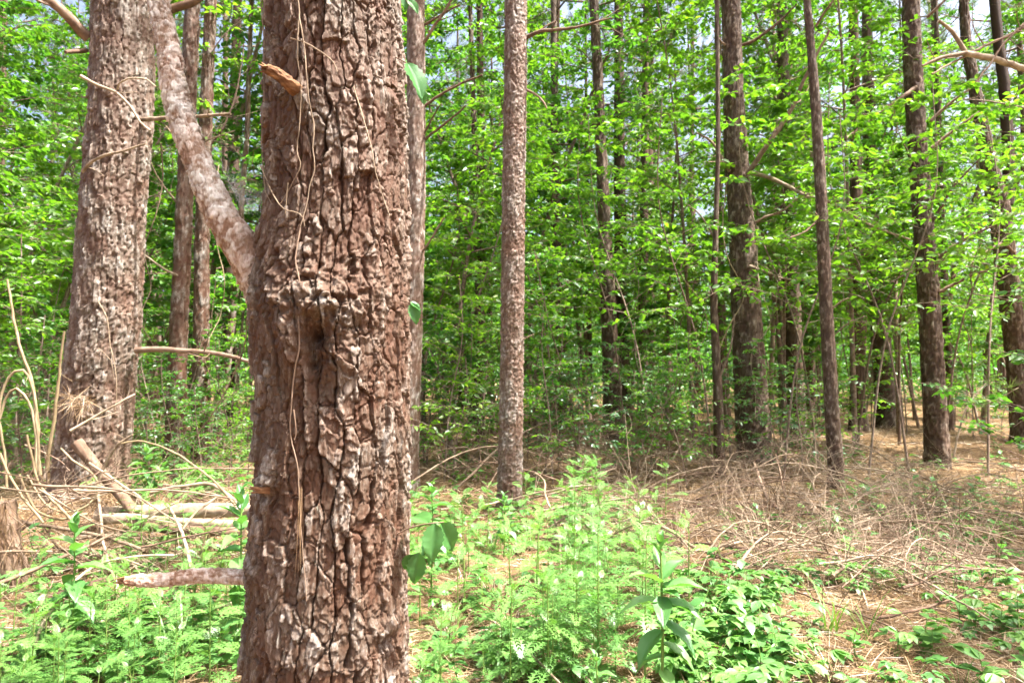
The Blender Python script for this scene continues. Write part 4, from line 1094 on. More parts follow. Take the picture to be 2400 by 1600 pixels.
fallen([gp(z6([(60, 795), (400, 800), (700, 825), (1000, 830), (1300, 765), (1480, 735)]), 0.08)], 'pale crossing branch with a forked upturned end', 0.011, 0.005, 'dead', 9, 0.4, 5)
fallen([gp(z6([(870, 690), (950, 820), (1050, 960), (1105, 1090)]), [0.15, 0.1, 0.06, 0.03])], 'bleached straight stick pointing to the near straw', 0.009, 0.005, 'dead', 3, 0.25, 6)
fallen([gp(z6([(270, 1110), (600, 1150), (830, 1190)]), 0.03)], 'dark brown knotty stick lying among creeper leaves', 0.013, 0.008, 'dead_brown', 3, 0.2, 7)
fallen([gp(z6([(-40, 320), (150, 200), (220, 60), (330, 50)]), [0.12, 0.3, 0.5, 0.5])], 'bent pale stick propped against the foot of the stout whorled pine', 0.012, 0.006, 'dead', 5, 0.4, 8)
fallen([gp(z6([(350, 120), (440, 340), (520, 430)]), [0.35, 0.12, 0.02])], 'thick broken splintered stick standing in the litter', 0.014, 0.018, 'dead_brown', 2, 0.3, 9)
fallen([gp(z6([(500, 70), (560, 330), (590, 430)]), [0.42, 0.1, 0.02])], 'thin brown stick standing upright in the litter', 0.008, 0.012, 'dead_brown', 2, 0.3, 10)
fallen([gp(z3([(1280, 215), (1400, 160), (1630, 90), (1860, 50), (2128, 100), (2350, 180)]), [0.1, 0.2, 0.3, 0.36, 0.3, 0.2])], 'long grey branch arching above the shaded straw', 0.014, 0.005, 'dead', 14, 0.7, 11)
fallen([gp(z3([(780, 420), (1000, 330), (1350, 290), (1600, 290), (1900, 330), (2050, 270), (2150, 150)]), [0.05, 0.12, 0.15, 0.15, 0.12, 0.2, 0.35])], 'long grey branch behind the feathery weeds with its tip curving up', 0.013, 0.006, 'dead', 10, 0.6, 12)
fallen([gp(z3([(940, 190), (1000, 250), (1000, 350), (1060, 500), (1090, 690), (1105, 890)]), [0.5, 0.42, 0.34, 0.22, 0.1, 0.0])], 'crooked pale dead stem standing among the feathery weeds', 0.009, 0.012, 'dead', 3, 0.3, 13)
fallen([gp(z3([(510, 1080), (720, 1200), (950, 1430), (1100, 1568), (1180, 1660)]), 0.12), gp(z3([(650, 1205), (830, 1205), (950, 1280)]), 0.12), gp(z3([(1000, 1450), (1080, 1330)]), [0.1, 0.14])], 'pale forked twig in front at the edge of the feathery weeds', 0.0075, 0.005, 'dead', 0, 0.2, 14)
fallen([gp(z3([(860, 850), (960, 1000), (970, 1200), (950, 1440)]), [0.3, 0.2, 0.12, 0.02])], 'thin dark vine stem arching out of the straw', 0.004, 0.003, 'dead_brown', 0, 0.2, 15)
fallen([gp(z3([(1130, 1400), (1300, 1568), (1340, 1620)]), 0.1)], 'short pale twig poking out below the broad-leaved weed', 0.006, 0.006, 'dead', 0, 0.2, 16)
fallen([gp(zb([(600, 1120), (800, 930), (1100, 640), (1330, 510), (1600, 400), (1900, 345), (2106, 400), (2500, 600)]), [0.02, 0.2, 0.45, 0.6, 0.7, 0.74, 0.7, 0.4])], 'great arching dry branch springing past the pale scaly pine', 0.014, 0.006, 'dead', 14, 0.7, 17)
fallen([gp(zb([(1050, 200), (990, 400), (900, 640), (830, 740), (700, 950)]), [0.85, 0.65, 0.4, 0.28, 0.05])], 'upright pale dry stem leaning on the pale scaly pine', 0.007, 0.012, 'dead', 3, 0.4, 18)
fallen([gp(zb([(420, 340), (490, 550), (410, 590), (470, 830), (540, 930), (545, 1010)]), [0.75, 0.5, 0.48, 0.25, 0.1, 0.0])], 'crooked bleached dead stem left of the pale scaly pine', 0.006, 0.010, 'dead', 5, 0.4, 19)
fallen([gp(zb([(1060, 600), (1350, 625), (1640, 630), (2106, 540)]), 0.42)], 'thin horizontal dry branch crossing the pale scaly pine', 0.007, 0.004, 'dead', 8, 0.5, 20)
fallen([gp(zb([(900, 1180), (1000, 1000), (1180, 720), (1310, 540)]), [0.02, 0.15, 0.4, 0.55]), gp(zb([(1200, 700), (1250, 880), (1300, 885)]), [0.4, 0.2, 0.2])], 'dark slanting stick at the foot of the pale scaly pine', 0.009, 0.005, 'dead_brown', 5, 0.4, 21)
fallen([gp(zb([(1200, 1290), (1450, 1180), (1700, 1130), (2000, 1000), (2300, 880)]), [0.03, 0.1, 0.14, 0.2, 0.3])], 'grey fallen branch running back from the feathery weeds', 0.010, 0.006, 'dead', 6, 0.5, 22)
rng = np.random.default_rng(808)
for q in range(146):
    for _ in range(60):
        if q < 96:
            px, py = rng.uniform(1380, 2380), rng.uniform(1075, 1400)
            if py > 1180 + (px - 1380) * 0.9 + 80 and px < 1650:
                continue
        elif q < 130:
            px, py = rng.uniform(980, 1950), rng.uniform(1030, 1170)
        else:
            px, py = rng.uniform(0, 560), rng.uniform(1180, 1420)
        break
    c = G(px, py, 0.05)
    L = rng.uniform(0.7, 2.0) * (1.2 if c[1] > 5 else 0.85); a = rng.normal(0, 0.5) + (math.pi if rng.uniform() < 0.5 else 0)
    d = np.array([math.cos(a), math.sin(a) * 1.0, 0]); s = np.array([-d[1], d[0], 0])
    ts = np.linspace(-0.5, 0.5, 5)
    bow = rng.normal(0, 0.10) * L; hz = rng.uniform(0.03, 0.42) if q < 96 else rng.uniform(0.15, 0.8) if q < 130 else rng.uniform(0.03, 0.2)
    pts = []
    for t in ts:
        p = c + d * L * t + s * bow * (1 - 4 * t * t)
        p[2] = float(gz(p[0], p[1])) + 0.02 + hz * (1 - 4 * t * t * 0.8) * 0.8 + (0.1 * rng.uniform() if abs(t) == 0.5 else 0)
        pts.append(p)
    mt = ['dead', 'dead', 'dead_brown'][rng.integers(3)]
    lb = 'dry twiggy branch tangled in the litter, bleached grey' if mt == 'dead' else 'dry twiggy branch tangled in the litter, weathered brown'
    fallen([pts], lb, rng.uniform(0.007, 0.013), 0.0035, mt, int(rng.integers(14, 28)), 0.6, 2000 + q, group='dry branches tangled in the litter', k=5)

# ------------------------------------------------------------------ brush pile on the left (2352 px frame)
def lp(pts):
    return [P(x * K, y * K, d) for x, y, d in pts]
def log(pts, r0, r1, label, mat='dead', seed=0):
    o = branch_bark('log', lp(pts), np.linspace(r0, r1, len(pts)), 28, 0.02, seed, M[mat], None, 0.06, 0.25, 0.004, 0.004)
    return tag(o, label, 'log', 'logs in the brush pile')
log([(225, 1182, 4.9), (330, 1176, 4.9), (450, 1172, 4.9), (600, 1170, 4.9)], 0.055, 0.05, 'bleached barkless log on top of the brush pile', 'dead', 1)
log([(235, 1192, 4.7), (300, 1190, 4.7), (430, 1200, 4.7), (600, 1206, 4.7)], 0.035, 0.03, 'grey mid-size log just under the bleached log', 'dead', 2)
log([(300, 1200, 4.6), (420, 1216, 4.6), (560, 1222, 4.6)], 0.035, 0.03, 'brownish lower log of the brush pile', 'dead_brown', 3)
log([(110, 1378, 3.7), (180, 1355, 3.7), (250, 1330, 3.75)], 0.03, 0.024, 'short brown log half buried in straw below the pile', 'dead_brown', 4)
log([(175, 1015, 4.9), (215, 1065, 4.9), (262, 1120, 4.85), (312, 1178, 4.8)], 0.042, 0.034, 'thick broken brown limb leaning across the brush pile', 'dead_brown', 5)
sticks = [
    ([(0, 1338, 3.6), (60, 1315, 3.7), (120, 1288, 3.8), (170, 1265, 3.9), (260, 1225, 4.1)], 0.012, 0.008, 'dead_brown', 'brown stick rising out of the straw beside the brush pile'),
    ([(80, 1478, 3.2), (110, 1410, 3.3), (160, 1345, 3.45), (220, 1295, 3.6), (300, 1275, 3.7), (400, 1275, 3.8)], 0.009, 0.006, 'dead', 'long curved grey stick ending in the straw'),
    ([(0, 1268, 4.0), (60, 1265, 4.0), (120, 1266, 4.05)], 0.009, 0.007, 'dead', 'short level pale stick behind the broad-leaved weed'),
    ([(10, 1188, 4.4), (60, 1200, 4.35), (150, 1215, 4.3), (260, 1240, 4.2), (330, 1262, 4.1)], 0.013, 0.010, 'dead', 'long grey stick sloping right through the brush pile'),
    ([(305, 1000, 4.8), (265, 1030, 4.8), (238, 1075, 4.8), (225, 1110, 4.8)], 0.007, 0.016, 'dead', 'pale bent stick pointing up in front of the vine-wrapped pine'),
    ([(226, 1120, 4.7), (232, 1180, 4.6), (240, 1250, 4.3), (265, 1330, 4.0), (300, 1425, 3.7)], 0.010, 0.007, 'dead', 'pale stick falling steeply from the log pile into the straw'),
    ([(388, 1165, 4.3), (405, 1200, 4.2), (425, 1250, 4.1), (440, 1305, 4.0), (455, 1335, 3.9)], 0.008, 0.013, 'dead', 'curved pale stick standing between the logs and the broken limb'),
    ([(280, 1018, 4.6), (320, 1012, 4.6), (380, 1030, 4.55), (440, 1065, 4.5), (490, 1105, 4.4), (540, 1160, 4.3)], 0.006, 0.008, 'cane', 'straw-coloured cane arching right from the vine-wrapped pine'),
    ([(345, 1130, 4.7), (400, 1118, 4.7), (470, 1108, 4.7), (510, 1125, 4.7), (560, 1170, 4.7)], 0.010, 0.014, 'dead', 'reddish bare branch above the logs'),
    ([(410, 1150, 4.5), (370, 1170, 4.5), (330, 1195, 4.5)], 0.006, 0.010, 'dead', 'forked pale twig on the bleached log'),
    ([(500, 1140, 4.5), (450, 1175, 4.4), (420, 1215, 4.3)], 0.008, 0.009, 'dead', 'tan twig crossing the lower logs'),
    ([(160, 990, 4.6), (230, 950, 4.7), (265, 930, 4.7), (310, 905, 4.8)], 0.010, 0.006, 'dead', 'thin grey stick slanting over the foot of the vine-wrapped pine'),
    ([(140, 1030, 4.5), (170, 1060, 4.5), (210, 1085, 4.5), (225, 1110, 4.5), (220, 1140, 4.5), (190, 1165, 4.45), (150, 1175, 4.4), (110, 1160, 4.4), (80, 1120, 4.4), (62, 1090, 4.4)], 0.007, 0.007, 'cane', 'looping tan vine in front of the vine-wrapped pine'),
]
for q, (pts, r0, r1, mt, lb) in enumerate(sticks):
    fallen([lp(pts)], lb, r0, r1, mt, 1 if 'cane' in mt else 3, 0.25, 600 + q, 'stick', 1, cat='stick')
canes = [
    ([(15, 1120, 4.2), (5, 1000, 4.2), (0, 950, 4.2), (12, 880, 4.2), (35, 850, 4.2), (58, 855, 4.2), (78, 910, 4.2), (85, 990, 4.2), (90, 1080, 4.2)], 'tall dry cane bent over into a hoop at the brush pile'),
    ([(0, 960, 4.3), (10, 920, 4.3), (30, 892, 4.3), (52, 905, 4.3), (72, 950, 4.3), (80, 1010, 4.3), (82, 1090, 4.3)], 'smaller dry cane bent over inside the tall hoop'),
    ([(17, 640, 4.4), (28, 720, 4.4), (48, 800, 4.4), (72, 880, 4.4), (85, 970, 4.4), (92, 1090, 4.4)], 'tall dry cane curving up to a fine tip beside the hoops'),
    ([(148, 760, 4.3), (140, 830, 4.3), (128, 930, 4.3), (115, 1020, 4.3), (108, 1080, 4.3)], 'straight dry cane standing before the vine-wrapped pine'),
    ([(62, 1000, 4.1), (72, 1050, 4.1), (90, 1110, 4.1), (125, 1150, 4.1), (165, 1195, 4.0)], 'dry cane leaning down across the brush pile'),
    ([(0, 1040, 4.0), (20, 1090, 4.0), (50, 1140, 4.0), (100, 1200, 4.0)], 'dry cane slanting down from behind the hoops'),
    ([(45, 1090, 4.2), (60, 1130, 4.1), (85, 1170, 4.1), (130, 1190, 4.0), (200, 1180, 4.1)], 'dry cane sagging in a curve in the brush pile'),
]
for q, (pts, lb) in enumerate(canes):
    fallen([lp(pts)], lb, 0.0075, 0.0085 if q not in (2, 3) else 0.013, 'cane', 1, 0.15, 700 + q, 'dry_cane', 1, cat='cane')
# old stump draped with straw at the far left
b = MB(); rng = np.random.default_rng(17)
cs = P(8 * K, 1250 * K, 4.1); g0 = float(gz(cs[0], cs[1]))
C = np.array([(cs[0], cs[1], z) for z in np.linspace(g0 - 0.1, cs[2] + 0.25, 18)]); C[:, 0] += np.linspace(0.03, -0.02, 18)
b.tube(C, np.linspace(0.13, 0.07, 18) * (1 + 0.08 * rng.uniform(-1, 1, 18)), 18, 0, 0.5, True, 0.10, rng)
st = thing('stump', 'old rotten stump draped with dry grass at the brush pile', 'stump', (cs[0], cs[1], g0))
shift(b.build('trunk', M['dead_brown'], st), np.array(st.location))
o = needle_bundle('dry_grass', '-', [np.array([cs[0] + rng.normal(0, 0.08), cs[1] - 0.06 + rng.normal(0, 0.06), cs[2] + rng.uniform(-0.05, 0.28)]) for _ in range(60)], 420, 0.34, 0.30, 31, w=0.003, rnd=(0.0, 0.55))
for key in ('label', 'category'):
    del o[key]
o.parent = st; shift(o, np.array(st.location))
rng = np.random.default_rng(55)
for q in range(14):
    px, py = rng.uniform(0, 560), rng.uniform(1040, 1260)
    c = lp([(px, py, 4.0 + rng.uniform(-0.3, 1.2))])[0]
    c[2] = max(c[2], float(gz(c[0], c[1])) + 0.03)
    a = rng.normal(0, 0.7); L = rng.uniform(0.5, 1.3); el = rng.normal(0, 0.25)
    d = np.array([math.cos(a), math.sin(a) * 0.6, el])
    pts = [c - d * L / 2, c + rng.normal(0, 0.05, 3), c + d * L / 2]
    for p in pts:
        p[2] = max(p[2], float(gz(p[0], p[1])) + 0.01)
    fallen([pts], 'thin dry stick jumbled in the left brush pile', rng.uniform(0.004, 0.010), 0.003, ['dead_brown', 'dead', 'dead_brown'][q % 3], 4, 0.35, 900 + q, 'stick', 2, group='sticks jumbled in the brush pile', cat='stick')
# vines on the left pine and between the trees
def free_vine(paths, label, r, mat, seed, twigs=0):
    o = fallen([lp(p) for p in paths], label, r, r * 0.6, mat, twigs, 0.2, seed, 'vine', 1, cat='vine')
    return o
free_vine([[(185, 175, 5.6), (235, 200, 5.6), (270, 215, 5.6), (300, 245, 5.6), (322, 280, 5.6), (345, 300, 5.6)], [(270, 205, 5.6), (275, 190, 5.55), (300, 180, 5.5), (335, 183, 5.5), (358, 200, 5.4)]], 'grey vine hooking across the upper part of the vine-wrapped pine', 0.014, 'dead', 41, 2)
free_vine([[(190, 395, 5.68), (215, 370, 5.63), (240, 357, 5.6), (290, 345, 5.6), (335, 330, 5.62)]], 'grey vine looped round the middle of the vine-wrapped pine', 0.015, 'dead', 42, 2)
free_vine([[(225, 690, 5.62), (245, 730, 5.6), (252, 790, 5.6), (265, 850, 5.6), (268, 900, 5.6), (265, 940, 5.6)], [(225, 800, 5.6), (255, 830, 5.6), (262, 870, 5.6)]], 'thin grey vine trailing down the lower half of the vine-wrapped pine', 0.006, 'dead', 43, 2)
free_vine([[(590, 640, 2.0), (578, 680, 2.0), (570, 720, 2.0), (566, 770, 2.02), (552, 830, 2.04), (530, 880, 2.06), (505, 925, 2.08), (480, 965, 2.1), (450, 1000, 2.12), (445, 1050, 2.12), (443, 1065, 2.12)], [(450, 1000, 2.12), (425, 1012, 2.12)], [(512, 912, 2.07), (518, 890, 2.06), (524, 882, 2.05)]], 'thin vine hanging free from the crook of the side branch', 0.0022, 'dead', 44)
free_vine([[(600, 0, 2.0), (606, 120, 1.99), (602, 260, 1.98), (600, 330, 1.98), (612, 440, 1.95), (625, 470, 1.93)]], 'loose pale tendril along the left edge of the front pine', 0.0018, 'dead', 45)

rng = np.random.default_rng(246)
for q, (x, y0, y1, d, near_) in enumerate([(1668, 420, 930, 10.0, 'the stout whorled pine'), (1745, 520, 960, 10.1, 'the stout whorled pine'), (1790, 430, 900, 13.6, 'the vine-tangled pine'), (1838, 380, 940, 13.8, 'the vine-tangled pine'), (1815, 560, 980, 13.7, 'the vine-tangled pine'),
                                          (1560, 640, 980, 11.5, 'the dark thicket'), (1600, 560, 950, 10.5, 'the dark thicket'), (1450, 600, 960, 12.5, 'the dark straight pine'), (2235, 560, 900, 11.5, 'the forked grey pine'), (500, 380, 900, 9.8, 'the reddish pine'), (360, 330, 820, 8.9, 'the sun-flecked pine')]):
    pts = [(x + rng.normal(0, 14), y0 + (y1 - y0) * t, d + rng.normal(0, 0.08)) for t in np.linspace(0, 1, 7)]
    pts[3] = (pts[3][0] + rng.choice([-1, 1]) * 22, pts[3][1], d)
    o = free_vine([pts], ['long tan vine dangling beside ', 'loose grey vine hanging in a curve beside ', 'thin brown vine trailing down beside '][q % 3] + near_, 0.009, ['cane', 'dead', 'dead_brown'][q % 3], 1400 + q, 5)
    o['group'] = 'vines hanging between the pines'

# ------------------------------------------------------------------ weeds and seedlings
def feather_template(pairs=6, seed=0):
    """a deeply cut, twice-lobed leaf, one unit long"""
    V, F = [], []
    rng = np.random.default_rng(seed)
    zc = lambda y: 0.10 * y - 0.32 * y * y
    def tri(a, b, c):
        i = len(V); V.extend([a, b, c]); F.append((i, i + 1, i + 2))
    def pt(x, y):
        return (x, y, zc(y) - 0.10 * x * x + 0.10 * abs(x))
    tri(pt(-0.02, 0), pt(0.02, 0), pt(0, 1.0))
    for q in range(pairs):
        t = 0.20 + 0.66 * q / (pairs - 1)
        L = 0.40 * (1 - abs(t - 0.42) * 1.25) + 0.05
        for s in (-1, 1):
            a = 0.95 - 0.35 * t + rng.normal(0, 0.06)
            dx, dy = math.sin(a) * s, math.cos(a)
            nx, ny = -dy * s, dx * s
            tri(pt(0, t - 0.022), pt(dx * L, t + dy * L), pt(0, t + 0.035))
            w = L * 0.22
            tri(pt(dx * L * 0.30, t + dy * L * 0.30), pt(dx * L * 0.62 + nx * w * 1.25, t + dy * L * 0.62 + ny * w * 1.25), pt(dx * L * 0.60, t + dy * L * 0.60))
            tri(pt(dx * L * 0.25, t + dy * L * 0.25), pt(dx * L * 0.66 - nx * w * 1.2, t + dy * L * 0.66 - ny * w * 1.2), pt(dx * L * 0.55, t + dy * L * 0.55))
    tri(pt(-0.04, 0.80), pt(0.04, 0.80), pt(0, 1.05))
    return V, F
FEATHER = feather_template()

def feather_weed(seed, h, label, ls=0.11, nodes=8):
    rng = np.random.default_rng(seed)
    root = thing('feathery_weed', label, 'weed', (0, 0, 0), 'feathery green weeds')
    st = MB(); lf = MB()
    ln = rng.normal(0, 0.07, 2)
    C = smooth_path([(0, 0, -0.03), (ln[0] * h * 0.4, ln[1] * h * 0.4, h * 0.5), (ln[0] * h, ln[1] * h, h)], 12)
    st.tube(C, np.linspace(0.0045, 0.0018, 12), 5)
    p, d, n, L, rr = [], [], [], [], []
    for q in range(nodes):
        t = 0.18 + 0.82 * q / (nodes - 1)
        i = min(int(t * 11), 10); c = C[i] + (C[i + 1] - C[i]) * (t * 11 - i)
        sz = ls * (0.55 + 0.75 * math.sin(math.pi * min(t * 0.9 + 0.1, 1.0))) * rng.uniform(0.8, 1.15)
        for s in range(3 if q > nodes - 3 else 2):
            a = q * 1.57 + s * (2.1 if q > nodes - 3 else math.pi) + rng.normal(0, 0.25)
            el = 0.10 + 0.85 * max(0, t - 0.65) / 0.35 * rng.uniform(0.5, 1.1) + rng.normal(0, 0.12)
            dd = np.array([math.cos(a) * math.cos(el), math.sin(a) * math.cos(el), math.sin(el)])
            pe = sz * 0.22
            st.tube(np.array([c, c + dd * pe]), [0.0012, 0.001], 3, 0, 0.5, cap=False)
            p.append(c + dd * pe); d.append(dd); n.append(np.array([0, 0, 1.0]) + dd * -0.2 + rng.normal(0, 0.18, 3)); L.append(sz); rr.append(np.clip(0.35 + 0.55 * t * rng.uniform(0.5, 1.2) + rng.normal(0, 0.1), 0, 1))
            if q > 1 and q < nodes - 2 and rng.uniform() < 0.6:
                p.append(c); dd2 = dd + np.array([0, 0, 0.7]); d.append(dd2); n.append(np.array([0, 0, 1.0]) + rng.normal(0, 0.3, 3)); L.append(sz * 0.5); rr.append(0.8)
    st.build('stem', M['stem'], root)
    lf.scatter(*FEATHER, np.array(p), np.array(d), np.array(n), np.array(L), np.array(L) * 0.92, 0, np.array(rr))
    lf.build('leaves', M['weed'], root, False)
    return root
FW = [feather_weed(501, 0.55, 'tall feathery green weed with deeply cut leaves', 0.125, 9), feather_weed(502, 0.40, 'middling feathery green weed with deeply cut leaves', 0.115, 8),
      feather_weed(503, 0.24, 'low feathery green weed with deeply cut leaves', 0.10, 6), feather_weed(504, 0.48, 'leaning feathery green weed with deeply cut leaves', 0.12, 8)]
rng = np.random.default_rng(321)
def put(protos, k, px, py, sc, label=None):
    g = G(px, py)
    return place(protos, k, g[0], g[1], rng.uniform(0, 6.28), sc, label)
put(FW, 0, 1372, 1262, 1.15, 'tall feathery weed raising its pale crown in front of the arching branches')
put(FW, 3, 1530, 1400, 1.05, 'feathery weed with a pale tuft just behind the broad-leaved weed')
put(FW, 1, 1330, 1440, 1.15)
put(FW, 2, 1200, 1560, 1.1)
for q in range(62):     # the dense patch in the middle
    px = np.clip(rng.normal(1390, 120), 1090, 1660); py = rng.uniform(1230, 1640)
    if py < 1300 and px > 1560:
        continue
    put(FW, int(rng.choice(4, p=[0.3, 0.3, 0.15, 0.25])), px, py, rng.uniform(0.85, 1.3))
for q in range(22):     # sparse, beside the front pine
    put(FW, int(rng.choice([1, 2, 2, 3])), rng.uniform(955, 1180), rng.uniform(1180, 1700), rng.uniform(0.7, 1.1))
for q in range(54):     # left corner
    px = rng.uniform(-20, 600); py = rng.uniform(1430, 1720) if px > 220 else rng.uniform(1580, 1740)
    put(FW, int(rng.choice([1, 2, 3])), px, py, rng.uniform(0.7, 1.05))
for px, py, s in [(330, 1330, 1.1), (350, 1310, 0.9), (430, 1340, 0.9), (520, 1360, 0.8), (300, 1350, 0.8), (390, 1360, 1.0), (560, 1370, 0.9), (90, 1420, 0.8), (480, 1380, 0.9)]:
    put(FW, int(rng.integers(1, 4)), px, py, s)

def big_leaf_mesh(seed, wr=0.42, curl=0.3, tooth=0.0, nseg=10, mat='broad'):
    """a broad leaf one unit long with folded midrib, sunken side veins and curled blade"""
    rng = np.random.default_rng(seed)
    ys = np.linspace(0, 1, nseg + 1)
    w = wr * np.sin(math.pi * np.clip(ys, 0, 1) ** 0.8) ** 0.85
    w[0] = 0.02; w[-1] = 0.0
    xs = np.array([-1, -0.6, -0.25, 0, 0.25, 0.6, 1.0])
    V = []
    for i, y in enumerate(ys):
        ww = w[i] * (1 + (tooth * (-1) ** i))
        for x in xs:
            z = 0.16 * abs(x) * ww / wr - curl * y * y + 0.03 * math.sin(y * 9 + abs(x) * 2) * abs(x) + (0.012 if i % 2 else -0.006) * (abs(x) > 0.1) - 0.10 * (abs(x) ** 2) * ww
            V.append((x * ww * 1.0, y - 0.10 * abs(x) * ww, z + rng.normal(0, 0.004)))
    n = len(xs); i = np.arange(nseg)[:, None] * n; j = np.arange(n - 1)[None]
    F = np.stack([i + j, i + j + 1, i + n + j + 1, i + n + j], -1).reshape(-1, 4)
    b = MB(); b.add(V, F, 0, rng.uniform(0.2, 0.9))
    return b.mesh('leaf', [M[mat]])
BL = [big_leaf_mesh(650 + k, 0.26, c) for k, c in enumerate([0.18, 0.35, 0.5, 0.28])]
def orient(o, p, d, n, L):
    from mathutils import Matrix
    d = Vector(d).normalized(); s = d.cross(Vector(n)).normalized(); n = s.cross(d)
    m = Matrix((s, d, n)).transposed().to_4x4()
    o.matrix_local = Matrix.Translation(Vector(p)) @ m @ Matrix.Scale(L, 4)
def broad_weed(label, base, h, leaves, seed, stem_r=0.006):
    """leaves: (height fraction, angle, elevation, length)"""
    rng = np.random.default_rng(seed)
    root = thing('broad_leaved_weed', label, 'weed', tuple(base))
    b = MB()
    C = smooth_path([(0, 0, -0.03), (0.01, 0, h * 0.5), (0.004, 0, h)], 12)
    b.tube(C, np.linspace(stem_r, stem_r * 0.5, 12), 8)
    b.build('stem', M['stem'], root)
    for t, a, el, L in leaves:
        L *= 0.84; el += 0.18
        i = min(int(t * 11), 10); c = C[i] + (C[i + 1] - C[i]) * (t * 11 - i)
        d = np.array([math.cos(a) * math.cos(el), math.sin(a) * math.cos(el), math.sin(el)])
        o = link('leaf', BL[int(rng.integers(len(BL)))], root)
        orient(o, c, d, (0, 0, 1.0), L)
    return root
# the tall one in front: leaf angles as seen (angle -90 deg faces the camera)
g = P(1548, 1585, 2.75); g[2] = float(gz(g[0], g[1])); hh = P(1545, 1268, 2.75)[2] - g[2]
f = lambda y: (P(1545, y, 2.75)[2] - g[2]) / hh
broad_weed('tall weed with big smooth pale oval leaves on a yellow-green stem', g, hh, [
    (f(1365), R(200), 0.50, 0.17), (f(1410), R(190), 0.15, 0.19), (f(1375), R(-15), 0.15, 0.20), (f(1360), R(25), 0.65, 0.17), (f(1395), R(-100), -0.55, 0.17), (f(1385), R(-60), 0.1, 0.12),
    (f(1405), R(-25), -0.25, 0.20), (f(1415), R(-8), -0.1, 0.17), (f(1450), R(-30), -0.7, 0.20), (f(1500), R(-20), -0.5, 0.18), (f(1470), R(210), -0.65, 0.20), (f(1330), R(100), 0.9, 0.12),
    (f(1300), R(180), 1.0, 0.10), (f(1290), R(-30), 1.05, 0.09), (f(1275), R(60), 1.2, 0.07), (f(1275), R(240), 1.15, 0.07), (f(1560), R(-80), -0.2, 0.13), (f(1530), R(150), -0.4, 0.16)], 1, 0.0075)
def whorl_weed(label, px, py_top, py_base, depth, seed, L=0.13):
    rng = np.random.default_rng(seed)
    g = P(px, py_base, depth); zb = float(gz(g[0], g[1])); top = P(px, py_top, depth)[2]
    g[2] = min(zb, g[2]); h = top - g[2]
    lv = []
    for q in range(15):
        t = 1 - 0.55 * q / 14
        lv.append((t, q * 2.4 + rng.normal(0, 0.2), 1.1 - 1.9 * (q / 14) + rng.normal(0, 0.12), L * (0.5 + 0.75 * min(1, q / 6)) * rng.uniform(0.85, 1.1)))
    return broad_weed(label, g, h, lv, seed)
whorl_weed('dark broad-leaved weed with drooping leaves before the brush pile', 168, 1222, 1400, 3.35, 2, 0.15)
whorl_weed('dark broad-leaved weed at the left edge of the front trunk', 560, 1150, 1330, 3.5, 3, 0.16)
whorl_weed('fresh broad-leaved seedling right of the front trunk', 1010, 1135, 1290, 4.4, 4, 0.13)
whorl_weed('small broad-leaved seedling at the foot of the pale scaly pine', 1180, 1160, 1260, 5.2, 5, 0.12)
whorl_weed('broad-leaved seedling behind the logs', 340, 1050, 1160, 5.6, 6, 0.14)
whorl_weed('heart-leaved seedling in front of the feathery weeds', 1395, 1530, 1640, 2.5, 7, 0.07)

# low creepers, seedlings, grass
def low_plant(seed, label, kind):
    rng = np.random.default_rng(seed)
    name, cat, group = {'creeper': ('creeper', 'creeper', 'low creepers on the straw'), 'seedling': ('seedling', 'seedling', 'small leafy seedlings')}[kind]
    root = thing(name, label, cat, (0, 0, 0), group)
    st = MB(); lf = MB()
    p, d, n, L = [], [], [], []
    if kind == 'creeper':
        for q in range(int(rng.integers(7, 12))):
            a = rng.uniform(0, 6.28); r = rng.uniform(0.03, 0.26); h = rng.uniform(0.04, 0.16)
            b0 = np.array([0, 0, 0.0]); c = np.array([math.cos(a) * r, math.sin(a) * r, h])
            st.tube(smooth_path([b0, (b0 + c) / 2 + (0, 0, h * 0.3), c], 5), np.linspace(0.0016, 0.001, 5), 3, 0, 0.5, cap=False)
            k = int(rng.choice([3, 5, 5])); s = rng.uniform(0.05, 0.085)
            for j in range(k):
                aa = a + (j - (k - 1) / 2) * (1.9 / k * 1.35)
                p.append(c); d.append((math.cos(aa), math.sin(aa), rng.normal(-0.15, 0.15))); n.append(np.array([0, 0, 1.0]) + rng.normal(0, 0.2, 3)); L.append(s * (1 - 0.25 * abs(j - (k - 1) / 2) / k * 2))
    else:
        h = rng.uniform(0.16, 0.34); C = smooth_path([(0, 0, -0.02), (rng.normal(0, 0.02), rng.normal(0, 0.02), h * 0.5), (rng.normal(0, 0.04), rng.normal(0, 0.04), h)], 8)
        st.tube(C, np.linspace(0.0026, 0.0012, 8), 4)
        for q in range(int(rng.integers(9, 15))):
            t = rng.uniform(0.3, 1.0); a = q * 2.4; c = C[min(int(t * 7), 7)]
            p.append(c); d.append((math.cos(a), math.sin(a), rng.normal(0.1, 0.25))); n.append(np.array([0, 0, 1.0]) + rng.normal(0, 0.25, 3)); L.append(rng.uniform(0.045, 0.085))
    n_ = len(p)
    st.build('stem', M['stem'], root)
    lf.scatter(*OVAL, np.array(p), np.array(d, float), np.array(n), np.array(L), np.array(L) * rng.uniform(0.5, 0.68), 0, np.clip(rng.normal(0.55, 0.2, n_), 0, 1))
    lf.build('leaves', M['weed' if seed % 2 else 'broad'], root)
    return root
LP = [low_plant(801, 'low creeper with light green leaflets spreading over the straw', 'creeper'), low_plant(802, 'low creeper with smooth mid-green leaflets spreading over the straw', 'creeper'),
      low_plant(803, 'low ragged creeper with pale green leaflets on the straw', 'creeper'),
      low_plant(804, 'small upright seedling with smooth oval leaves on the straw', 'seedling'), low_plant(805, 'small upright seedling with light green oval leaves on the straw', 'seedling')]
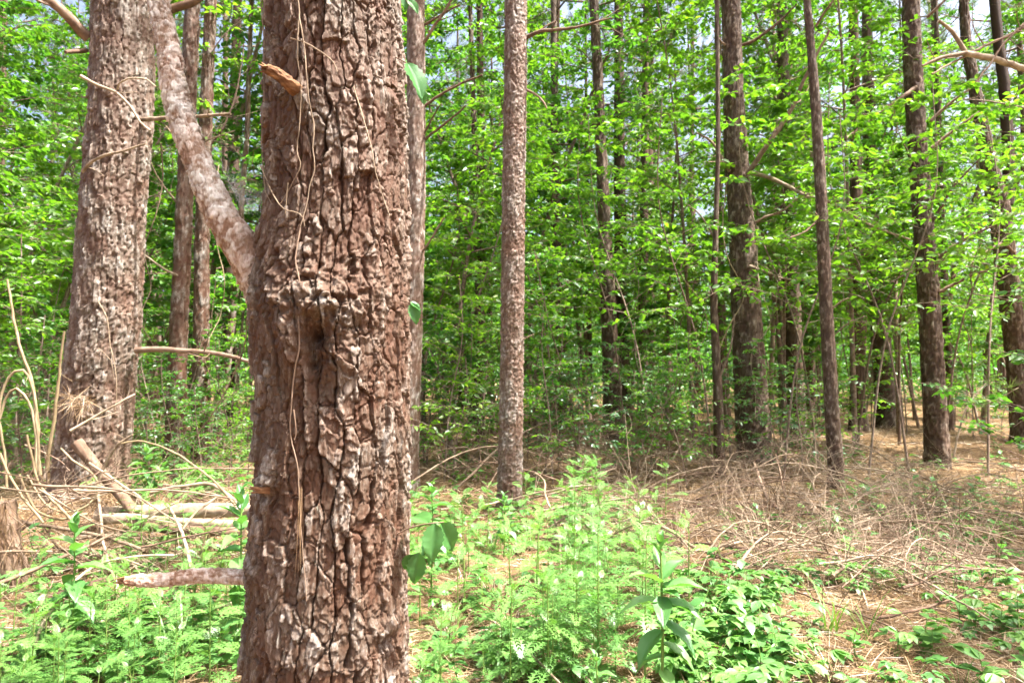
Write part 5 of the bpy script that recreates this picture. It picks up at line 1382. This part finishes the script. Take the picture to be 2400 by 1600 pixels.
for q in range(58):
    put(LP, int(rng.choice([0, 1, 2, 4])), rng.uniform(1640, 2430), rng.uniform(1330, 1680), rng.uniform(0.7, 1.2))
for q in range(44):
    put(LP, int(rng.integers(0, 5)), rng.uniform(1580, 1800), rng.uniform(1380, 1660), rng.uniform(0.9, 1.35))
for q in range(80):
    put(LP, int(rng.integers(0, 5)), rng.uniform(1900, 2420), rng.uniform(1060, 1300), rng.uniform(0.7, 1.3))
for q in range(70):
    put(LP, int(rng.integers(0, 5)), rng.uniform(950, 1450), rng.uniform(1080, 1300), rng.uniform(0.8, 1.3))
for q in range(22):
    put(LP, int(rng.integers(0, 5)), rng.uniform(950, 1300), rng.uniform(1300, 1640), rng.uniform(0.7, 1.1))
for q in range(60):
    put(LP, int(rng.integers(0, 5)), rng.uniform(0, 600), rng.uniform(1250, 1640), rng.uniform(0.7, 1.2))
for q in range(40):
    put(LP, int(rng.integers(0, 5)), rng.uniform(1700, 2360), rng.uniform(1190, 1400), rng.uniform(0.7, 1.2))
for q in range(70):
    put(LP, int(rng.integers(2, 5)), rng.uniform(290, 600), rng.uniform(1010, 1190), rng.uniform(0.9, 1.6))

for q in range(46):     # the strip the front trunk hides
    put(LP, int(rng.integers(0, 5)), rng.uniform(600, 960), rng.uniform(1040, 1560), rng.uniform(0.8, 1.3))
for q in range(18):
    put(FW, int(rng.integers(0, 4)), rng.uniform(600, 960), rng.uniform(1240, 1600), rng.uniform(0.7, 1.1))

def tuft(seed, label, n, h, mat, spread, name, cat, group, w=0.005):
    rng = np.random.default_rng(seed)
    b = MB()
    a = rng.uniform(0, 6.28, n); s = rng.uniform(0.2, spread, n)
    d = np.stack([np.cos(a) * s, np.sin(a) * s, np.ones(n)], 1)
    TV = [(-0.5, 0, 0), (0.5, 0, 0), (0.45, 0.35, 0.02), (-0.45, 0.35, 0.02), (0.3, 0.72, -0.03), (-0.3, 0.72, -0.03), (0, 1, -0.16)]
    nn = -np.stack([np.cos(a), np.sin(a), np.zeros(n)], 1) + rng.normal(0, 0.15, (n, 3))
    p = np.stack([rng.normal(0, 0.02, n), rng.normal(0, 0.02, n), np.full(n, -0.01)], 1)
    b.scatter(TV, [(0, 1, 2), (0, 2, 3), (3, 2, 4), (3, 4, 5), (5, 4, 6)], p, d, nn, h * rng.uniform(0.5, 1.1, n), w, 0, rng.uniform(0, 1, n))
    return tag(b.build(name, M[mat]), label, cat, group)
GT = [tuft(1, 'tuft of fine green grass growing through the straw', 40, 0.28, 'grass', 0.7, 'grass_tuft', 'grass', 'green grass tufts'), tuft(2, 'tuft of broad green grass blades growing through the straw', 12, 0.36, 'grass', 0.8, 'grass_tuft', 'grass', 'green grass tufts', 0.009),
      tuft(3, 'bleached clump of dry straw spilling over the litter', 160, 0.30, 'straw', 5.0, 'dry_grass_clump', 'dry grass', 'clumps of dry straw', 0.004)]
for px, py, k, s in [(1130, 1290, 0, 1), (1160, 1300, 0, 0.9), (1185, 1270, 0, 0.8), (1240, 1290, 0, 0.8), (1945, 1490, 1, 1.0), (2030, 1500, 1, 0.9), (410, 1590, 1, 1.2), (480, 1330, 0, 0.9), (520, 1340, 0, 0.9), (1950, 1600, 2, 0.9), (1655, 1395, 2, 0.7), (130, 1500, 2, 1.0), (210, 1470, 2, 0.9), (280, 1440, 2, 0.9), (2080, 1340, 2, 0.8), (1150, 1400, 2, 1.0), (1200, 1480, 2, 0.9), (1060, 1500, 2, 0.9), (1090, 1370, 2, 0.9), (440, 1140, 0, 1.4), (350, 1150, 0, 1.4), (400, 1120, 0, 1.5), (330, 1110, 0, 1.4)]:
    g = G(px, py); place(GT, k, g[0], g[1], rng.uniform(0, 6.28), s)
needle_bundle('pine_needle_bundle', 'rust brown hanging bunch of dead needles in the twig litter', gp([(1655, 1310), (1665, 1318)], 0.18), 140, 0.24, 0.22, 61, w=0.003, rnd=(0.05, 0.5))
needle_bundle('pine_needle_bundle', 'tan hanging bunch of dead needles on the lower logs', lp([(470, 1215, 4.4), (478, 1222, 4.4)]), 110, 0.26, 0.2, 62, w=0.003, rnd=(0.3, 0.8))
needle_bundle('pine_needle_bundle', 'heap of fox-red needles caught at the foot of the vine-wrapped pine', lp([(205 + i * 8, 1140 + (i % 3) * 8, 5.0) for i in range(8)]), 420, 0.24, 0.8, 63, (0, 0, 0.1), 0.0034, rnd=(0.25, 0.9))
needle_bundle('pine_needle_bundle', 'needles snagged on the vine-wrapped pine above its foot', lp([(160 + i * 6, 910 + (i % 3) * 12, 5.5) for i in range(8)]), 160, 0.22, 0.6, 64, (0, -0.3, -0.3), 0.003, rnd=(0.3, 0.9))
needle_bundle('pine_needle_bundle', 'green-gold pine seedling needles at the edge of the clearing', lp([(2270, 880, 9.5), (2230, 870, 9.5), (2320, 890, 9.5), (2260, 930, 9.5)]), 160, 0.22, 0.8, 65, (0.2, 0, 0.3), 0.006, mat='needle', rnd=(0.6, 1))
fallen([lp([(2190, 1050, 9.5), (2205, 980, 9.5), (2225, 930, 9.5), (2265, 880, 9.5)]), lp([(2225, 930, 9.5), (2280, 920, 9.5), (2340, 890, 9.5)])], 'crooked pale sapling stem at the edge of the clearing', 0.016, 0.008, 'dead', 3, 0.4, 66, 'dead_sapling', 1, cat='sapling')

# ------------------------------------------------------------------ vine leaves against the front trunk
def lobed_leaf(name, seed, mat='broad', tooth=0.10):
    return big_leaf_mesh(seed, 0.29, 0.12, tooth, 14, 'vine_leaf')
def leaf_sprig(label, stem_pts, leaves, seed):
    rng = np.random.default_rng(seed)
    base = lp([stem_pts[0]])[0]
    root = thing('leafy_vine', label, 'vine', tuple(base))
    b = MB(); path_tube(b, lp(stem_pts), 0.0022, 0.0015, 5, 0.02)
    shift(b.build('stem', M['dead_brown'], root), base)
    for k, (p, q, nrm) in enumerate(leaves):
        a = lp([p])[0]; e = lp([q])[0]
        o = link('leaf', lobed_leaf('leaf', seed * 10 + k), root)
        orient(o, a - base, e - a, nrm, float(np.linalg.norm(e - a)))
leaf_sprig('leafy vine with two big toothed leaves hanging beside the front trunk', [(905, 1230, 2.05), (940, 1212, 1.98), (975, 1203, 1.95), (1020, 1198, 1.95)],
           [((1000, 1202, 1.95), (990, 1292, 1.92), (-0.1, -1, 0.25)), ((1012, 1200, 1.96), (1046, 1268, 2.0), (0.5, -0.8, 0.3)), ((985, 1203, 1.97), (945, 1178, 2.05), (0, -0.5, 1))], 21)
leaf_sprig('yellowing vine leaf low beside the front trunk', [(925, 1290, 2.05), (945, 1275, 2.0), (965, 1268, 2.0)], [((962, 1268, 2.0), (950, 1345, 2.0), (0.1, -1, 0.2)), ((950, 1272, 2.0), (925, 1310, 2.02), (0.1, -1, 0.2))], 22)
leaf_sprig('single drooping green leaf at the upper right edge of the front trunk', [(905, 130, 2.05), (925, 140, 2.0), (938, 148, 1.99)], [((935, 146, 1.99), (975, 225, 1.98), (0.5, -0.7, 0.6)), ((965, 205, 2.0), (975, 240, 2.0), (0.2, -0.9, 0.3))], 23)
leaf_sprig('small pale leaf at the right edge of the front trunk below the knot', [(920, 690, 2.05), (938, 694, 2.0), (948, 698, 2.0)], [((946, 696, 2.0), (958, 745, 2.0), (0.3, -1, 0.4)), ((942, 694, 2.0), (968, 712, 2.0), (0.3, -0.6, 0.8))], 24)
leaf_sprig('green leaves at the top right edge of the front trunk', [(905, -30, 2.05), (930, -5, 2.0), (940, 15, 2.0)], [((930, -8, 2.0), (932, 25, 2.0), (0.2, -1, 0.3)), ((938, 0, 2.0), (962, 30, 2.0), (0.3, -0.8, 0.4))], 25)

# ------------------------------------------------------------------ sheet of cobweb in the crook of the side branch
def web():
    m, nt, out = newmat('cobweb_silk')
    d = nt.nodes.new('ShaderNodeBsdfDiffuse'); d.inputs['Color'].default_value = (0.8, 0.82, 0.84, 1)
    t = nt.nodes.new('ShaderNodeBsdfTransparent'); mx = nt.nodes.new('ShaderNodeMixShader'); mx.inputs[0].default_value = 0.28
    nt.links.new(t.outputs[0], mx.inputs[1]); nt.links.new(d.outputs[0], mx.inputs[2]); nt.links.new(mx.outputs[0], out.inputs['Surface'])
    rng = np.random.default_rng(6)
    b = MB()
    L = lp([(496, 345, 2.07), (516, 400, 2.07), (545, 460, 2.07), (572, 500, 2.07)]); Rr = lp([(600, 440, 2.07), (604, 455, 2.07), (606, 470, 2.07)])
    A = smooth_path(L, 40); B = smooth_path(Rr, 40)
    for q in range(70):
        a = A[rng.integers(8, 40)]; c = B[rng.integers(0, 40)] if rng.uniform() < 0.6 else A[rng.integers(0, 40)] + np.array([rng.uniform(0.02, 0.07), rng.normal(0, 0.02), 0])
        mid = (a + c) / 2 + np.array([0, rng.normal(0, 0.03), -rng.uniform(0.0, 0.03)])
        b.tube(smooth_path([a, mid, c], 6), 0.0004, 3, 0, 0.5, cap=False)
    tag(b.build('cobweb', m), 'wispy sheet of cobweb in the crook of the side branch', 'cobweb')
web()

# ------------------------------------------------------------------ labels of look-alikes name the landmark they stand by
MARKS = [('the vine-wrapped pine', -3.6, 6.0), ('the sun-flecked pine', -4.5, 9.3), ('the thick front trunk', -0.57, 2.1), ('the pale scaly pine', 0.0, 6.9), ('the dark straight pine', 2.1, 14.0),
         ('the stout whorled pine', 3.7, 10.6), ('the slender crooked pine', 3.7, 7.9), ('the sunlit clearing pine', 6.4, 10.4), ('the forked grey pine', 9.7, 13.0), ('the vine-tangled pine', 6.0, 14.5),
         ('the very thin pole pine', -0.6, 13.0), ('the leaning grey trunk', -5.0, 12.0), ('the broad-leaved weed', 0.6, 2.75), ('the left brush pile', -2.6, 4.5), ('the blackish pine', 9.2, 17.0), ('the twin slim trunk', 1.0, 16.0)]
SHORT = {'slender young saplings', 'broadleaf saplings between the pines', 'leafy shrubs under the pines', 'feathery green weeds', 'low creepers on the straw', 'small leafy seedlings', 'pines deep in the wood', 'dry branches tangled in the litter', 'clumps of dry straw', 'green grass tufts'}
TRIM = [' filling the canopy', ' among the pines', ' between the pines', ' under the pines', ' on the straw', ' spreading over the straw', ' deep in the wood', ' reaching into the pine crowns', ' tangled in the litter', ' spilling over the litter', ' growing through the straw', ' with layered sprays of leaves', ' with drooping sprays', ' with deeply cut leaves']
for o in list(scene.objects):
    if o.parent is None and o.get('group') in SHORT and 'viewpoint' not in o['label'] and ' the ' not in o['label'].replace(' the pines', '').replace(' the straw', '').replace(' the wood', '').replace(' the pine crowns', '').replace(' the litter', '').replace(' the canopy', ''):
        if o.type == 'EMPTY' or o.name.startswith(('grass', 'dry_grass')):
            x, y = o.location[0], o.location[1]
        else:
            c = np.array(o.bound_box).mean(0); x, y = c[0], c[1]
        nm, mx, my = min(MARKS, key=lambda m: (m[1] - x) ** 2 + (m[2] - y) ** 2)
        dx, dy = x - mx, y - my
        rel = 'in the wood far behind' if dy > 9 else 'behind' if dy > 1.2 and dy > abs(dx) else 'in front of' if dy < -1.0 and -dy > abs(dx) else 'beside'
        lb = o['label']
        for t in TRIM:
            lb = lb.replace(t, '')
        o['label'] = lb + ' ' + rel + ' ' + nm
